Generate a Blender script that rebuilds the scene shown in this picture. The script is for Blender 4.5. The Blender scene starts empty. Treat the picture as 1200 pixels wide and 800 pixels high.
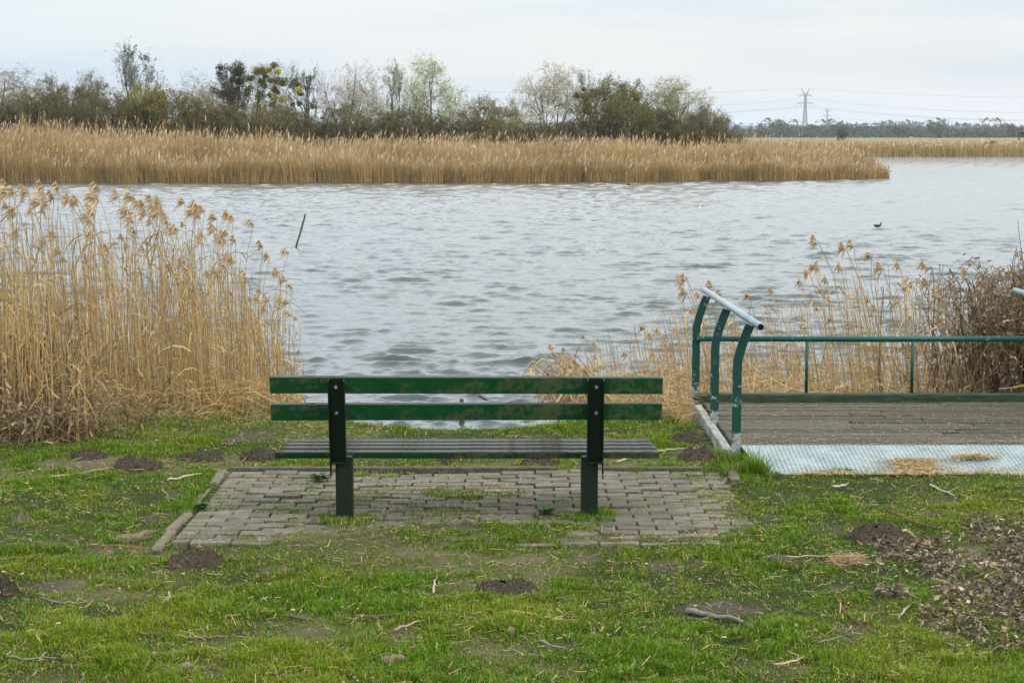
import bpy, bmesh, math, random
import numpy as np
from mathutils import Vector, Matrix

random.seed(5)
R0 = np.random.default_rng(11)
scn = bpy.context.scene
COL = scn.collection
PI = math.pi

# ------------------------------------------------------------------ helpers
F_PX = 2200.0
TH = math.atan(243.0 / F_PX)
CAMZ = 2.0

def ray(px, py):
    u = px - 600.0; v = py - 400.0
    return np.array([u, F_PX * math.cos(TH) - v * math.sin(TH), -F_PX * math.sin(TH) - v * math.cos(TH)])

def ground(px, py, z=0.0):
    d = ray(px, py)
    t = (z - CAMZ) / d[2]
    return d[0] * t, d[1] * t

def at(px, py, Y):
    d = ray(px, py)
    t = Y / d[1]
    return np.array([d[0] * t, Y, CAMZ + d[2] * t])

_lat = np.random.default_rng(3).random((256, 256))
def vn(x, y):
    """smooth value noise, -1..1"""
    x = np.asarray(x, float); y = np.asarray(y, float)
    xi = np.floor(x).astype(int); yi = np.floor(y).astype(int)
    fx = x - xi; fy = y - yi
    fx = fx * fx * (3 - 2 * fx); fy = fy * fy * (3 - 2 * fy)
    a = _lat[xi & 255, yi & 255]; b = _lat[(xi + 1) & 255, yi & 255]
    c = _lat[xi & 255, (yi + 1) & 255]; d = _lat[(xi + 1) & 255, (yi + 1) & 255]
    return ((a * (1 - fx) + b * fx) * (1 - fy) + (c * (1 - fx) + d * fx) * fy) * 2 - 1

def fbm(x, y, o=4):
    s = 0; a = 1; t = 0
    for k in range(o):
        s = s + a * vn(x * 2 ** k + 17.3 * k, y * 2 ** k + 5.1 * k); t += a; a *= .5
    return s / t

def sstep(a, b, x):
    t = np.clip((np.asarray(x, float) - a) / (b - a), 0, 1)
    return t * t * (3 - 2 * t)

def mesh_obj(name, V, faces, mat=None, parent=None, tint=None, smooth=False):
    V = np.asarray(V, np.float32).reshape(-1, 3)
    if isinstance(faces, np.ndarray): faces = [faces]
    faces = [np.asarray(f, np.int32) for f in faces if len(f)]
    me = bpy.data.meshes.new(name)
    me.vertices.add(len(V)); me.vertices.foreach_set('co', V.ravel())
    tot = np.concatenate([np.full(len(f), f.shape[1], np.int32) for f in faces])
    li = np.concatenate([f.ravel() for f in faces])
    st = np.concatenate([[0], np.cumsum(tot)[:-1]]).astype(np.int32)
    me.loops.add(len(li)); me.loops.foreach_set('vertex_index', li)
    me.polygons.add(len(tot)); me.polygons.foreach_set('loop_start', st)
    me.polygons.foreach_set('use_smooth', np.full(len(tot), bool(smooth)))
    if tint is not None:
        t = np.asarray(tint, np.float32)
        if t.shape[1] == 3: t = np.concatenate([t, np.ones((len(t), 1), np.float32)], 1)
        at_ = me.attributes.new('tint', 'FLOAT_COLOR', 'POINT')
        at_.data.foreach_set('color', t.ravel())
    me.update(calc_edges=True)
    if mat: me.materials.append(mat)
    o = bpy.data.objects.new(name, me); COL.objects.link(o)
    if parent: o.parent = parent
    return o

class MB:
    """collects pieces of one mesh"""
    def __init__(s): s.V = []; s.F3 = []; s.F4 = []; s.T = []; s.n = 0
    def add(s, V, F, tint=None):
        V = np.asarray(V, float).reshape(-1, 3); F = np.asarray(F, int)
        if len(F):
            (s.F4 if F.shape[1] == 4 else s.F3).append(F + s.n)
        s.V.append(V); s.n += len(V)
        if tint is None: tint = (1, 1, 1)
        t = np.asarray(tint, float)
        s.T.append(np.tile(t, (len(V), 1)) if t.ndim == 1 else t)
    def bm(s, bm, tint=None):
        bm.verts.ensure_lookup_table()
        off = s.n
        V = [v.co[:] for v in bm.verts]
        f3 = []; f4 = []
        for f in bm.faces:
            idx = [v.index for v in f.verts]
            if len(idx) == 3: f3.append(idx)
            elif len(idx) == 4: f4.append(idx)
            else:
                for k in range(1, len(idx) - 1): f3.append([idx[0], idx[k], idx[k + 1]])
        s.V.append(np.array(V)); s.n += len(V)
        s.T.append(np.tile(np.asarray(tint if tint is not None else (1, 1, 1), float), (len(V), 1)))
        if f3: s.F3.append(np.array(f3) + off)
        if f4: s.F4.append(np.array(f4) + off)
        bm.free()
    def box(s, c, d, bev=0.0, rot=None, seg=1, tint=None):
        bm = bmesh.new(); bmesh.ops.create_cube(bm, size=1)
        bmesh.ops.scale(bm, vec=d, verts=bm.verts)
        if bev: bmesh.ops.bevel(bm, geom=bm.edges[:], offset=bev, segments=seg, affect='EDGES', profile=.6)
        M = Matrix.Translation(Vector(c))
        if rot is not None: M = M @ rot
        bmesh.ops.transform(bm, matrix=M, verts=bm.verts)
        bm.verts.index_update(); s.bm(bm, tint)
    def tube(s, pts, r, sides=10, caps=True, tint=None):
        pts = np.asarray(pts, float)
        rr = np.full(len(pts), r) if np.isscalar(r) else np.asarray(r, float)
        V, F = tubes(pts[None], rr[None], sides)
        s.add(V, F, tint)
        if caps:
            n = len(pts)
            o = s.n - len(V)
            for e in (0, n - 1):
                c = pts[e]
                ring = np.arange(sides) + e * sides + o
                s.V.append(c[None]); s.T.append(np.ones((1, 3)) if tint is None else np.asarray(tint, float)[None, :3])
                ci = s.n; s.n += 1
                a = ring; b = np.roll(ring, -1)
                tri = np.stack([b, a, np.full(sides, ci)], 1) if e == 0 else np.stack([a, b, np.full(sides, ci)], 1)
                s.F3.append(tri)
    def build(s, name, mat, parent=None, smooth=False, tint=True):
        F = []
        if s.F3: F.append(np.concatenate(s.F3))
        if s.F4: F.append(np.concatenate(s.F4))
        return mesh_obj(name, np.concatenate(s.V), F, mat, parent, np.concatenate(s.T) if tint else None, smooth)

def norm(a): return a / np.maximum(np.linalg.norm(a, axis=-1, keepdims=True), 1e-9)

def leafq(mb, rng, c, s_, colr):
    n = len(c); a = norm(rng.normal(0, 1, (n, 3))); b_ = norm(np.cross(a, rng.normal(0, 1, (n, 3)))); k_ = (s_ * (.5 + .9 * rng.random(n)))[:, None] * .5
    V = np.stack([c - a * k_, c - b_ * k_ * .6, c + a * k_, c + b_ * k_ * .6], 1).reshape(-1, 3); F = np.arange(4 * n).reshape(n, 4)
    mb.add(V, F, np.repeat(np.array(colr) * (.55 + .8 * rng.random((n, 1))), 4, 0))

def tubes(P, Rr, sides=4):
    """P (B,K,3) polylines, Rr (B,K) radii -> verts, quads"""
    B, K, _ = P.shape
    T = np.empty_like(P)
    T[:, 1:-1] = P[:, 2:] - P[:, :-2]; T[:, 0] = P[:, 1] - P[:, 0]; T[:, -1] = P[:, -1] - P[:, -2]
    T = norm(T)
    ref = np.where(np.abs(T[:, :1, 2:3]) > .8, np.array([1.0, 0, 0]), np.array([0, 0, 1.0]))
    A = norm(np.cross(T, np.broadcast_to(ref, T.shape))); Bn = np.cross(T, A)
    ang = np.arange(sides) * 2 * PI / sides
    V = P[:, :, None] + Rr[:, :, None, None] * (A[:, :, None] * np.cos(ang)[:, None] + Bn[:, :, None] * np.sin(ang)[:, None])
    idx = np.arange(B * K * sides).reshape(B, K, sides)
    a = idx[:, :-1]; b = np.roll(a, -1, 2); d = idx[:, 1:]; c = np.roll(d, -1, 2)
    F = np.stack([a, b, c, d], -1).reshape(-1, 4)
    return V.reshape(-1, 3), F

def ribbons(P, W, side):
    """P (B,K,3), W (B,K) widths, side (B,3) width direction -> verts, quads"""
    B, K, _ = P.shape
    s = side[:, None, :] * W[:, :, None] * .5
    V = np.stack([P - s, P + s], 2)
    idx = np.arange(B * K * 2).reshape(B, K, 2)
    F = np.stack([idx[:, :-1, 0], idx[:, :-1, 1], idx[:, 1:, 1], idx[:, 1:, 0]], -1).reshape(-1, 4)
    return V.reshape(-1, 3), F

def rdir(rng, n):
    a = rng.random(n) * 2 * PI
    return np.stack([np.cos(a), np.sin(a), np.zeros(n)], 1)

def tag(o, label=None, cat=None, group=None, kind=None):
    if label: o['label'] = label
    if cat: o['category'] = cat
    if group: o['group'] = group
    if kind: o['kind'] = kind
    return o

def empty(name, loc=(0, 0, 0), rz=0.0):
    o = bpy.data.objects.new(name, None); COL.objects.link(o)
    o.location = loc; o.rotation_euler = (0, 0, rz); o.empty_display_size = .2
    return o

def copy_tree(o, parent=None):
    c = o.copy(); COL.objects.link(c)
    if parent: c.parent = parent
    for ch in list(o.children): copy_tree(ch, c)
    return c

# ------------------------------------------------------------------ materials
class NT:
    def __init__(s, name):
        s.m = bpy.data.materials.new(name); s.m.use_nodes = True
        s.t = s.m.node_tree; s.t.nodes.clear()
        s.out = s.n('ShaderNodeOutputMaterial')
    def n(s, ty, **kw):
        nd = s.t.nodes.new(ty)
        for k, v in kw.items(): setattr(nd, k, v)
        return nd
    def l(s, a, b): s.t.links.new(a, b)
    def coord(s, scale=(1, 1, 1)):
        tc = s.n('ShaderNodeTexCoord'); mp = s.n('ShaderNodeMapping')
        mp.inputs['Scale'].default_value = scale
        s.l(tc.outputs['Object'], mp.inputs['Vector']); return mp.outputs['Vector']
    def noise(s, vec, scale, detail=4, rough=.55, dist=0):
        nd = s.n('ShaderNodeTexNoise'); nd.inputs['Scale'].default_value = scale
        nd.inputs['Detail'].default_value = detail; nd.inputs['Roughness'].default_value = rough
        nd.inputs['Distortion'].default_value = dist
        if vec: s.l(vec, nd.inputs['Vector'])
        return nd.outputs['Fac']
    def ramp(s, fac, stops):
        r = s.n('ShaderNodeValToRGB'); e = r.color_ramp.elements
        while len(e) < len(stops): e.new(.5)
        for el, (p, c) in zip(e, stops):
            el.position = p; el.color = tuple(c) + (1,) if len(c) == 3 else c
        s.l(fac, r.inputs['Fac']); return r.outputs['Color']
    def mix(s, fac, a, b, blend='MIX'):
        m = s.n('ShaderNodeMix', data_type='RGBA', blend_type=blend)
        for key, val in (('Factor', fac),):
            if hasattr(val, 'links'): s.l(val, m.inputs[0])
            else: m.inputs[0].default_value = val
        for i, val in ((6, a), (7, b)):
            if hasattr(val, 'links'): s.l(val, m.inputs[i])
            else: m.inputs[i].default_value = tuple(val) + (1,)
        return m.outputs[2]
    def math(s, op, a, b=None):
        m = s.n('ShaderNodeMath', operation=op)
        for i, val in enumerate((a, b)):
            if val is None: continue
            if hasattr(val, 'links'): s.l(val, m.inputs[i])
            else: m.inputs[i].default_value = val
        return m.outputs[0]
    def bump(s, h, strength=.5, dist=.01):
        b = s.n('ShaderNodeBump'); b.inputs['Strength'].default_value = strength; b.inputs['Distance'].default_value = dist
        s.l(h, b.inputs['Height']); return b.outputs['Normal']
    def bsdf(s, col, rough=.7, normal=None, spec=.3, metal=0.0, trans=None):
        b = s.n('ShaderNodeBsdfPrincipled')
        if hasattr(col, 'links'): s.l(col, b.inputs['Base Color'])
        else: b.inputs['Base Color'].default_value = tuple(col) + (1,)
        if hasattr(rough, 'links'): s.l(rough, b.inputs['Roughness'])
        else: b.inputs['Roughness'].default_value = rough
        b.inputs['Specular IOR Level'].default_value = spec
        if hasattr(metal, 'links'): s.l(metal, b.inputs['Metallic'])
        else: b.inputs['Metallic'].default_value = metal
        if normal: s.l(normal, b.inputs['Normal'])
        sh = b.outputs[0]
        if trans:
            t = s.n('ShaderNodeBsdfTranslucent')
            if hasattr(col, 'links'): s.l(col, t.inputs['Color'])
            else: t.inputs['Color'].default_value = tuple(col) + (1,)
            mx = s.n('ShaderNodeMixShader'); mx.inputs[0].default_value = trans
            s.l(sh, mx.inputs[1]); s.l(t.outputs[0], mx.inputs[2]); sh = mx.outputs[0]
        s.l(sh, s.out.inputs['Surface']); return b
    def attr(s, name='tint'):
        a = s.n('ShaderNodeAttribute'); a.attribute_name = name; return a.outputs['Color']

M = {}
def mat_tint(name, rough=.75, spec=.15, trans=None, nscale=None, namt=.35):
    k = NT(name); c = k.attr()
    if nscale:
        f = k.noise(k.coord(), nscale, 3)
        c = k.mix(1.0, c, k.ramp(f, [(.25, (1 - namt,) * 3), (.75, (1 + namt * .3,) * 3)]), 'MULTIPLY')
    k.bsdf(c, rough, None, spec, 0, trans); M[name] = k.m; return k.m
mat_tint('grass', .7, .06, .3)
mat_tint('reed', .6, .25, .25)
mat_tint('plume', .9, .05, .35)
mat_tint('foliage', .7, .15, .25)
mat_tint('bark', .85, .1, None, 30, .5)
mat_tint('leaf', .7, .2, .15)
mat_tint('litter', .8, .15, None, 60, .4)

# ground: soil and moss
k = NT('ground')
v = k.coord()
soilc = k.ramp(k.noise(v, 24, 6, .65), [(.2, (.022, .016, .011)), (.5, (.068, .052, .037)), (.8, (.14, .115, .085))])
mossc = k.ramp(k.noise(v, 30, 5, .6), [(.3, (.010, .014, .004)), (.55, (.026, .038, .007)), (.75, (.062, .062, .016))])
dryc = k.ramp(k.noise(v, 40, 4, .6), [(.3, (.09, .075, .035)), (.7, (.24, .19, .1))])
a = k.attr('tint'); sp = k.n('ShaderNodeSeparateColor'); k.l(a, sp.inputs[0])
c = k.mix(sp.outputs[0], mossc, soilc); c = k.mix(sp.outputs[1], c, dryc)
k.bsdf(c, .95, k.bump(k.noise(v, 60, 5, .7), .8, .02), .1); M['ground'] = k.m

k = NT('soil'); v = k.coord()
c = k.ramp(k.noise(v, 70, 5, .75), [(.3, (.022, .017, .011)), (.5, (.088, .068, .047)), (.72, (.18, .145, .105))])
k.bsdf(c, .95, k.bump(k.noise(v, 70, 5, .75), 1, .03), .08); M['soil'] = k.m

k = NT('field'); v = k.coord((1, .05, 1))
c = k.ramp(k.noise(v, .05, 3), [(.35, (.15, .14, .055)), (.65, (.22, .19, .09))]); k.bsdf(c, .95, None, .05); M['field'] = k.m

# pavers
k = NT('paver'); v = k.coord()
c = k.ramp(k.noise(v, 45, 6, .7), [(.25, (.055, .046, .032)), (.55, (.150, .128, .094)), (.8, (.25, .222, .178))])
c = k.mix(k.ramp(k.noise(v, 7, 4), [(.42, (0, 0, 0)), (.66, (.85, .85, .85))]), c, (.085, .075, .042))
c = k.mix(1.0, c, k.attr(), 'MULTIPLY')
k.bsdf(c, .9, k.bump(k.noise(v, 160, 4, .7), .5, .004), .2); M['paver'] = k.m

# green painted wood, worn
def paint_wood(name, base, worn, wear_pos=.56, topwear=.8):
    k = NT(name); v = k.coord()
    vs = k.coord((1.2, 14, 14))
    g = k.n('ShaderNodeNewGeometry'); sx = k.n('ShaderNodeSeparateXYZ'); k.l(g.outputs['Normal'], sx.inputs[0])
    up = k.math('MULTIPLY', k.math('MAXIMUM', sx.outputs['Z'], 0.0), topwear)   # paint has weathered off the upper faces of the boards
    p = k.math('MULTIPLY', k.noise(k.coord((.6, 1, 1)), 6, 3, .6), k.noise(v, 38, 5, .75))
    wear = k.ramp(p, [(wear_pos * .5, (0, 0, 0)), (wear_pos * .5 + .07, (.6, .6, .6))])
    big = k.noise(k.coord((1.0, 1, 1.5)), 3.0, 6, .65)
    wcol = k.ramp(k.noise(vs, 9, 5, .7), [(.3, tuple(.45 * x for x in worn)), (.7, worn)])
    bcol = k.mix(k.ramp(big, [(.4, (0, 0, 0)), (.7, (.6, .6, .6))]), base, tuple(.4 * x for x in base))
    c = k.mix(wear, bcol, wcol)
    c = k.mix(up, c, k.ramp(k.noise(vs, 14, 6, .75), [(.3, (.010, .008, .005)), (.54, (.028, .022, .016)), (.82, (.13, .115, .09))]))
    k.bsdf(c, k.ramp(p, [(.25, (.38,) * 3), (.35, (.75,) * 3)]), k.bump(k.noise(vs, 16, 5, .7), .35, .004), .22 if 'seat' not in name else .08)
    M[name] = k.m
paint_wood('green_board', (.003, .052, .015), (.10, .105, .045), .49)
paint_wood('seat_board', (.006, .035, .012), (.1, .088, .06), .52, 1.0)

def paint_metal(name, base, worn, lo=None):
    k = NT(name); v = k.coord()
    p = k.noise(v, 14, 6, .7)
    wear = k.ramp(p, [(.6, (0, 0, 0)), (.64, (1, 1, 1))])
    c = k.mix(k.noise(v, 5, 4), base, tuple(.55 * x for x in base))
    if lo:
        sx = k.n('ShaderNodeSeparateXYZ'); tc = k.n('ShaderNodeTexCoord'); k.l(tc.outputs['Object'], sx.inputs[0])
        h = k.math('ADD', sx.outputs['Z'], k.math('MULTIPLY', k.noise(v, 17, 5, .7), .5))
        w2 = k.ramp(h, [(lo + .2, (1, 1, 1)), (lo + .235, (0, 0, 0))])     # the flaked band near the feet of the posts
        wear = k.mix(1.0, wear, w2, 'LIGHTEN')
    wc = k.ramp(k.noise(v, 40, 4, .7), [(.3, tuple(.4 * x for x in worn)), (.6, worn)])
    c = k.mix(wear, c, wc)
    k.bsdf(c, .5, k.bump(p, .3, .003), .3); M[name] = k.m
paint_metal('bench_steel', (.0012, .013, .0045), (.006, .012, .006))
paint_metal('rail_steel', (.003, .05, .036), (.32, .33, .31), .17)
paint_metal('rail_tube', (.006, .075, .058), (.16, .24, .22))
k = NT('galvanised'); v = k.coord()
c = k.ramp(k.noise(v, 25, 5, .6), [(.3, (.17, .22, .23)), (.7, (.31, .375, .385))])
k.bsdf(c, .45, k.bump(k.noise(v, 80, 3), .2, .002), .5, .35); M['galvanised'] = k.m
k = NT('tread_plate'); v = k.coord()
c = k.ramp(k.noise(v, 9, 6, .7), [(.3, (.15, .185, .18)), (.6, (.25, .29, .28))])
c = k.mix(k.ramp(k.noise(v, 5, 6, .75), [(.58, (0, 0, 0)), (.72, (.7, .7, .7))]), c, (.22, .22, .18))
k.bsdf(c, .5, None, .4, .15); M['tread_plate'] = k.m
k = NT('hollow_shade'); k.bsdf((.006, .006, .006), .9, None, .1); M['hollow_shade'] = k.m  # near-black colour standing for shade inside the tube ends and the hide's slot

def old_wood(name, dark, mid, light, sc=(1, 10, 10), green=None):
    k = NT(name); vs = k.coord(sc); v = k.coord()
    c = k.ramp(k.noise(vs, 7, 7, .75), [(.25, dark), (.5, mid), (.78, light)])
    if green: c = k.mix(k.ramp(k.noise(v, 9, 5, .7), [(.46, (0, 0, 0)), (.6, (.85, .85, .85))]), c, green)
    c = k.mix(1.0, c, k.attr(), 'MULTIPLY')
    k.bsdf(c, .88, k.bump(k.noise(vs, 12, 6, .75), .7, .006), .15); M[name] = k.m
old_wood('deck_wood', (.025, .02, .013), (.072, .061, .043), (.16, .14, .105))
old_wood('grey_beam', (.1, .1, .085), (.27, .265, .235), (.46, .46, .42), (8, 1, 8), (.14, .15, .09))
old_wood('mossy_beam', (.012, .025, .014), (.022, .045, .024), (.12, .115, .085), (1, 8, 8))
old_wood('post_wood', (.025, .018, .012), (.08, .055, .035), (.2, .15, .1), (8, 8, 1))

# water
k = NT('water'); 
v = k.coord((1.0, 1.0, 1.0))
v2 = k.coord((.75, 1.4, 1.0))
n1 = k.noise(v2, 9, 4, .65); n2 = k.noise(v2, 1.6, 3, .5)
h = n1
b = k.bsdf((.042, .052, .047), .06, k.bump(h, .6, .022), .5); b.inputs['IOR'].default_value = 1.333
M['water'] = k.m
k = NT('pylon_steel'); k.bsdf((.13, .135, .14), .5, None, .4, .3); M['pylon_steel'] = k.m
k = NT('wire'); k.bsdf((.25, .25, .26), .6); M['wire'] = k.m
k = NT('blue_cladding'); k.bsdf((.16, .3, .55), .5); M['blue_cladding'] = k.m
k = NT('grey_roof'); k.bsdf((.4, .42, .45), .6); M['grey_roof'] = k.m
k = NT('bird_black'); k.bsdf((.01, .01, .011), .5); M['bird_black'] = k.m
k = NT('bird_white'); k.bsdf((.82, .82, .84), .6); M['bird_white'] = k.m
k = NT('bird_grey'); k.bsdf((.25, .27, .32), .6); M['bird_grey'] = k.m
k = NT('hut_wood'); k.bsdf((.035, .03, .028), .8); M['hut_wood'] = k.m

# ------------------------------------------------------------------ ground sheet
WZ = -0.45
_cx = [-60, -4.6, -3.4, -2.4, -1.45, -1.0, -.5, 0, .3, .6, 1.0, 1.35, 2.5, 60]
_cy = [12.6, 12.6, 13.2, 13.9, 13.5, 12.72, 12.66, 12.62, 12.68, 12.85, 13.4, 12.5, 12.5, 12.5]
def crest(x): return np.interp(x, _cx, _cy) + .12 * vn(np.asarray(x) * 2.2, 3.7)

PX0, PX1, PY0, PY1 = -1.66, 1.245, 9.02, 10.98   # paving rectangle
SOIL = []     # bare patches: x, y, rx, ry, strength
for px, py, w, h in [(300, 511, 75, 12), (592, 684, 95, 17), (420, 674, 66, 10), (612, 652, 60, 12), (76, 680, 70, 16),
                     (785, 661, 120, 14), (905, 657, 60, 14), (920, 603, 60, 12), (475, 648, 120, 22), (690, 655, 50, 10),
                     (208, 580, 40, 10), (20, 612, 40, 12), (845, 712, 90, 16), (980, 690, 60, 12), (1185, 690, 120, 90), (1150, 640, 90, 22),
                     (820, 520, 60, 30), (405, 612, 60, 12), (692, 612, 60, 14), (180, 606, 40, 14), (320, 668, 60, 9), (150, 640, 60, 14),
                     (1010, 735, 70, 14), (30, 640, 50, 12), (240, 540, 90, 14), (110, 543, 120, 16)]:
    x, y = ground(px, py); x2, _ = ground(px + w / 2, py); _, ya = ground(px, py - h / 2); _, yb = ground(px, py + h / 2)
    SOIL.append((x, y, abs(x2 - x), abs(ya - yb) / 2))
def soil_mask(x, y):
    m = np.zeros_like(np.asarray(x, float))
    wob = 1.2 * fbm(np.asarray(x) * 4.5, np.asarray(y) * 4.5, 4)
    for sx, sy, rx, ry in SOIL:
        d = np.sqrt(((x - sx) / rx) ** 2 + ((y - sy) / ry) ** 2) + wob
        m = np.maximum(m, (1 - sstep(.4, 1.2, d)) * .95)
    return m
def pave_in(x, y, g=0.0): return (x > PX0 - g) & (x < PX1 + g) & (y > PY0 - g) & (y < PY1 + g)
def dirt_over(x, y):
    """soil that has crept over the pavers: strong along the front edge and round the bench feet"""
    x = np.asarray(x, float); y = np.asarray(y, float)
    e = fbm(x * 2.1 + 9, y * 3.0, 4)
    edge = np.interp(x, [-1.7, -1.25, -1.05, -.4, .3, .7, 1.3], [9.08, 9.12, 9.40, 9.48, 9.52, 9.28, 9.18])
    a = 1 - sstep(-.06, .12, y - edge - .34 * e)
    b = 1 - sstep(.04, .2, np.abs(x - PX1) + .25 * e + .04)
    return np.clip(np.maximum(a, .8 * b), 0, 1)
def zg(x, y):
    x = np.asarray(x, float); y = np.asarray(y, float)
    near = sstep(60, 30, np.abs(x)) * sstep(40, 20, y)
    z = near * (.02 * vn(x * 1.1, y * 1.1) + .010 * fbm(x * 5, y * 5, 3))
    ins = pave_in(x, y)
    d = dirt_over(x, y)
    z = np.where(ins, -.016 + d * (.034 + .012 * fbm(x * 9, y * 9, 3)), z)
    t = y - crest(x)
    z = z - .62 * sstep(0.0, 1.1, t) - .9 * sstep(1.0, 5.0, t)
    # island
    yf = np.interp(x, [-90, -27, 0, 14, 21.5], [96, 96, 96.5, 101, 106]); yb = np.interp(x, [-90, 0, 10, 18, 21.5], [160, 150, 135, 118, 108])
    isl = sstep(0, 2.5, y - yf) * sstep(0, 2.5, yb - y) * (x < 22)
    z = z + isl * 1.52 + isl * .45 * sstep(4, 25, y - yf)
    z = z + sstep(206, 209, y) * 1.30 + sstep(240, 300, y) * .22
    return z

def spaced(lo, hi, step, far, growth=1.35):
    c = list(np.arange(lo, hi + 1e-6, step))
    s = step; a = c[-1]
    while a < far[1]: s *= growth; a += s; c.append(a)
    s = step; a = c[0]; pre = []
    while a > far[0]: s *= growth; a -= s; pre.append(a)
    return np.array(pre[::-1] + c)
gx = spaced(-4.6, 4.6, .045, (-7000, 7000), 1.25)
gy = np.concatenate([spaced(6.2, 14.6, .04, (-60, 15), 1.25), np.linspace(15.5, 92, 18), np.linspace(94, 112, 16), np.linspace(116, 165, 12),
                     np.linspace(180, 203, 4), np.linspace(205, 212, 8), np.geomspace(225, 7500, 30)])
gy = np.unique(np.round(gy, 4))
X, Y = np.meshgrid(gx, gy); Z = zg(X, Y)
nx, ny = len(gx), len(gy)
I = np.arange(nx * ny).reshape(ny, nx)
Fg = np.stack([I[:-1, :-1], I[:-1, 1:], I[1:, 1:], I[1:, :-1]], -1).reshape(-1, 4)
sm = soil_mask(X, Y); t = Y - crest(X)
sm = np.maximum(sm, np.where(pave_in(X, Y), 1, 0)); sm = np.maximum(sm, sstep(.05, .5, t))
dry = sstep(.35, .8, vn(X * 1.7 + 31, Y * 1.7) * .5 + .5) * .5
dry = np.maximum(dry, sstep(-1.0, -.2, t) * (X < -1.2) * .9); dry = np.where(Y > 90, 1, dry)
tint = np.stack([sm, np.clip(dry, 0, 1), 0 * sm], -1).reshape(-1, 3)
g = mesh_obj('ground', np.stack([X, Y, Z], -1), Fg, M['ground'], None, tint, True); tag(g, kind='structure')
# far meadow
mx = np.linspace(-900, 900, 31); my = np.linspace(232, 1300, 31); X, Y = np.meshgrid(mx, my)
I = np.arange(31 * 31).reshape(31, 31)
Fm = np.stack([I[:-1, :-1], I[:-1, 1:], I[1:, 1:], I[1:, :-1]], -1).reshape(-1, 4)
g = mesh_obj('field', np.stack([X, Y, np.full_like(X, .1) + sstep(232, 260, Y) * .05], -1), Fm, M['field']); tag(g, kind='structure')

# ------------------------------------------------------------------ water
ys = [12.3]
while ys[-1] < 236: ys.append(ys[-1] + max(.034, .0024 * ys[-1]))
ys = np.array(ys)
ts = np.concatenate([np.linspace(-1.6, -.36, 40)[:-1], np.linspace(-.36, .36, 470), np.linspace(.36, 1.6, 40)[1:]])
X = ys[:, None] * ts[None]; Y = np.broadcast_to(ys[:, None], X.shape).copy()
Zw = np.zeros_like(X)
rw = np.random.default_rng(21)
dyl = np.maximum(.034, .0024 * Y)
group_env = .95 + .55 * np.clip(fbm(X * .3, Y * .16, 4), -.7, 1)
Dx = np.zeros_like(X); Dy = np.zeros_like(X)
def wave(lam, th, amp, warp, lo, hi_):
    kx, ky = math.cos(th), math.sin(th); kk = 2 * PI / lam
    ph = kk * (kx * X + ky * Y) + rw.random() * 6.28 + warp * vn(X * .5 / lam + rw.random() * 90, Y * .35 / lam)
    a = amp * group_env * sstep(lo, hi_, lam / (dyl * max(.3, abs(ky))))
    Zw[:] += a * np.sin(ph); Dx[:] += a * kx * np.cos(ph); Dy[:] += a * ky * np.cos(ph)
for i in range(64):
    lam = .19 * (.85 / .19) ** rw.random()
    wave(lam, math.radians(-96 + rw.normal() * 19),   .0066 * lam * (.5 + rw.random()), 1.0, 1.8, 3.2)
for i in range(34):
    lam = .10 * (.30 / .10) ** rw.random(); wave(lam, math.radians(-96 + rw.normal() * 38),   .0062 * lam * (.5 + rw.random()), 1.2, 1.8, 3.0)
edge_ = np.clip((Y - crest(X)) / 2.2, .25, 1)
X = X + .95 * Dx * edge_; Y = Y + .95 * Dy * edge_
Zw *= edge_
ny, nx = X.shape; I = np.arange(nx * ny).reshape(ny, nx)
Fw = np.stack([I[:-1, :-1], I[:-1, 1:], I[1:, 1:], I[1:, :-1]], -1).reshape(-1, 4)
g = mesh_obj('water', np.stack([X, Y, Zw + WZ], -1), Fw, M['water'], None, None, True); tag(g, kind='structure')

# ------------------------------------------------------------------ paving
mb = MB(); rp = np.random.default_rng(8)
row = 0; y = PY1 - .005
while y > PY0:
    x = PX0 + .003 - (row % 2) * .1 - rp.random() * .02
    while x < PX1:
        x0 = max(x, PX0); x1 = min(x + .197, PX1)
        if x1 - x0 > .03:
            cx, cy = (x0 + x1) / 2, y - .05
            wav = .014 * fbm(np.array(cx * 1.3), np.array(cy * 1.3), 2) + .010 * math.sin(cx * 3.1)
            rot = Matrix.Rotation(rp.normal() * .012, 4, 'Z') @ Matrix.Rotation(rp.normal() * .022, 4, 'X') @ Matrix.Rotation(rp.normal() * .014, 4, 'Y')
            tn = .78 + .32 * rp.random(); w = rp.normal() * .02
            mb.box((cx, cy + .02 * wav, -.034 + float(wav) + rp.normal() * .003), (x1 - x0 - .006 - rp.random() * .003, .092, .08), .006, rot,
                   2, (tn * (1 + w), tn, tn * (1 - w)))
        x += .2
    y -= .1; row += 1
g = mb.build('paving', M['paver']); tag(g, kind='structure')
mb = MB()
for i in range(3):      # rear kerb then left kerb then the stub on the right
    x0 = PX0 - .0 + i * .98
    if i < 3: mb.box((x0 + .46, PY1 + .035, -.05), (.965 if i < 2 else .75, .05, .17), .006, Matrix.Rotation(rp.normal() * .006, 4, 'Z'), 1, (.62, .6, .6))
for i in range(5):
    yy = PY1 + .0 - i * .42
    mb.box((PX0 - .055 + rp.normal() * .006, yy - .2, -.066 + rp.normal() * .006), (.056, .412, .16), .01, Matrix.Rotation(rp.normal() * .02, 4, 'Z') @ Matrix.Rotation(rp.normal() * .02, 4, 'Y'), 1, (1.02, 1, .98))
mb.box((PX1 + .05, PY1 - .16, -.055), (.06, .34, .17), .008, Matrix.Rotation(-.05, 4, 'Z'), 1, (.8, .8, .78))
g = mb.build('kerb', M['paver']); tag(g, kind='structure')

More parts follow.
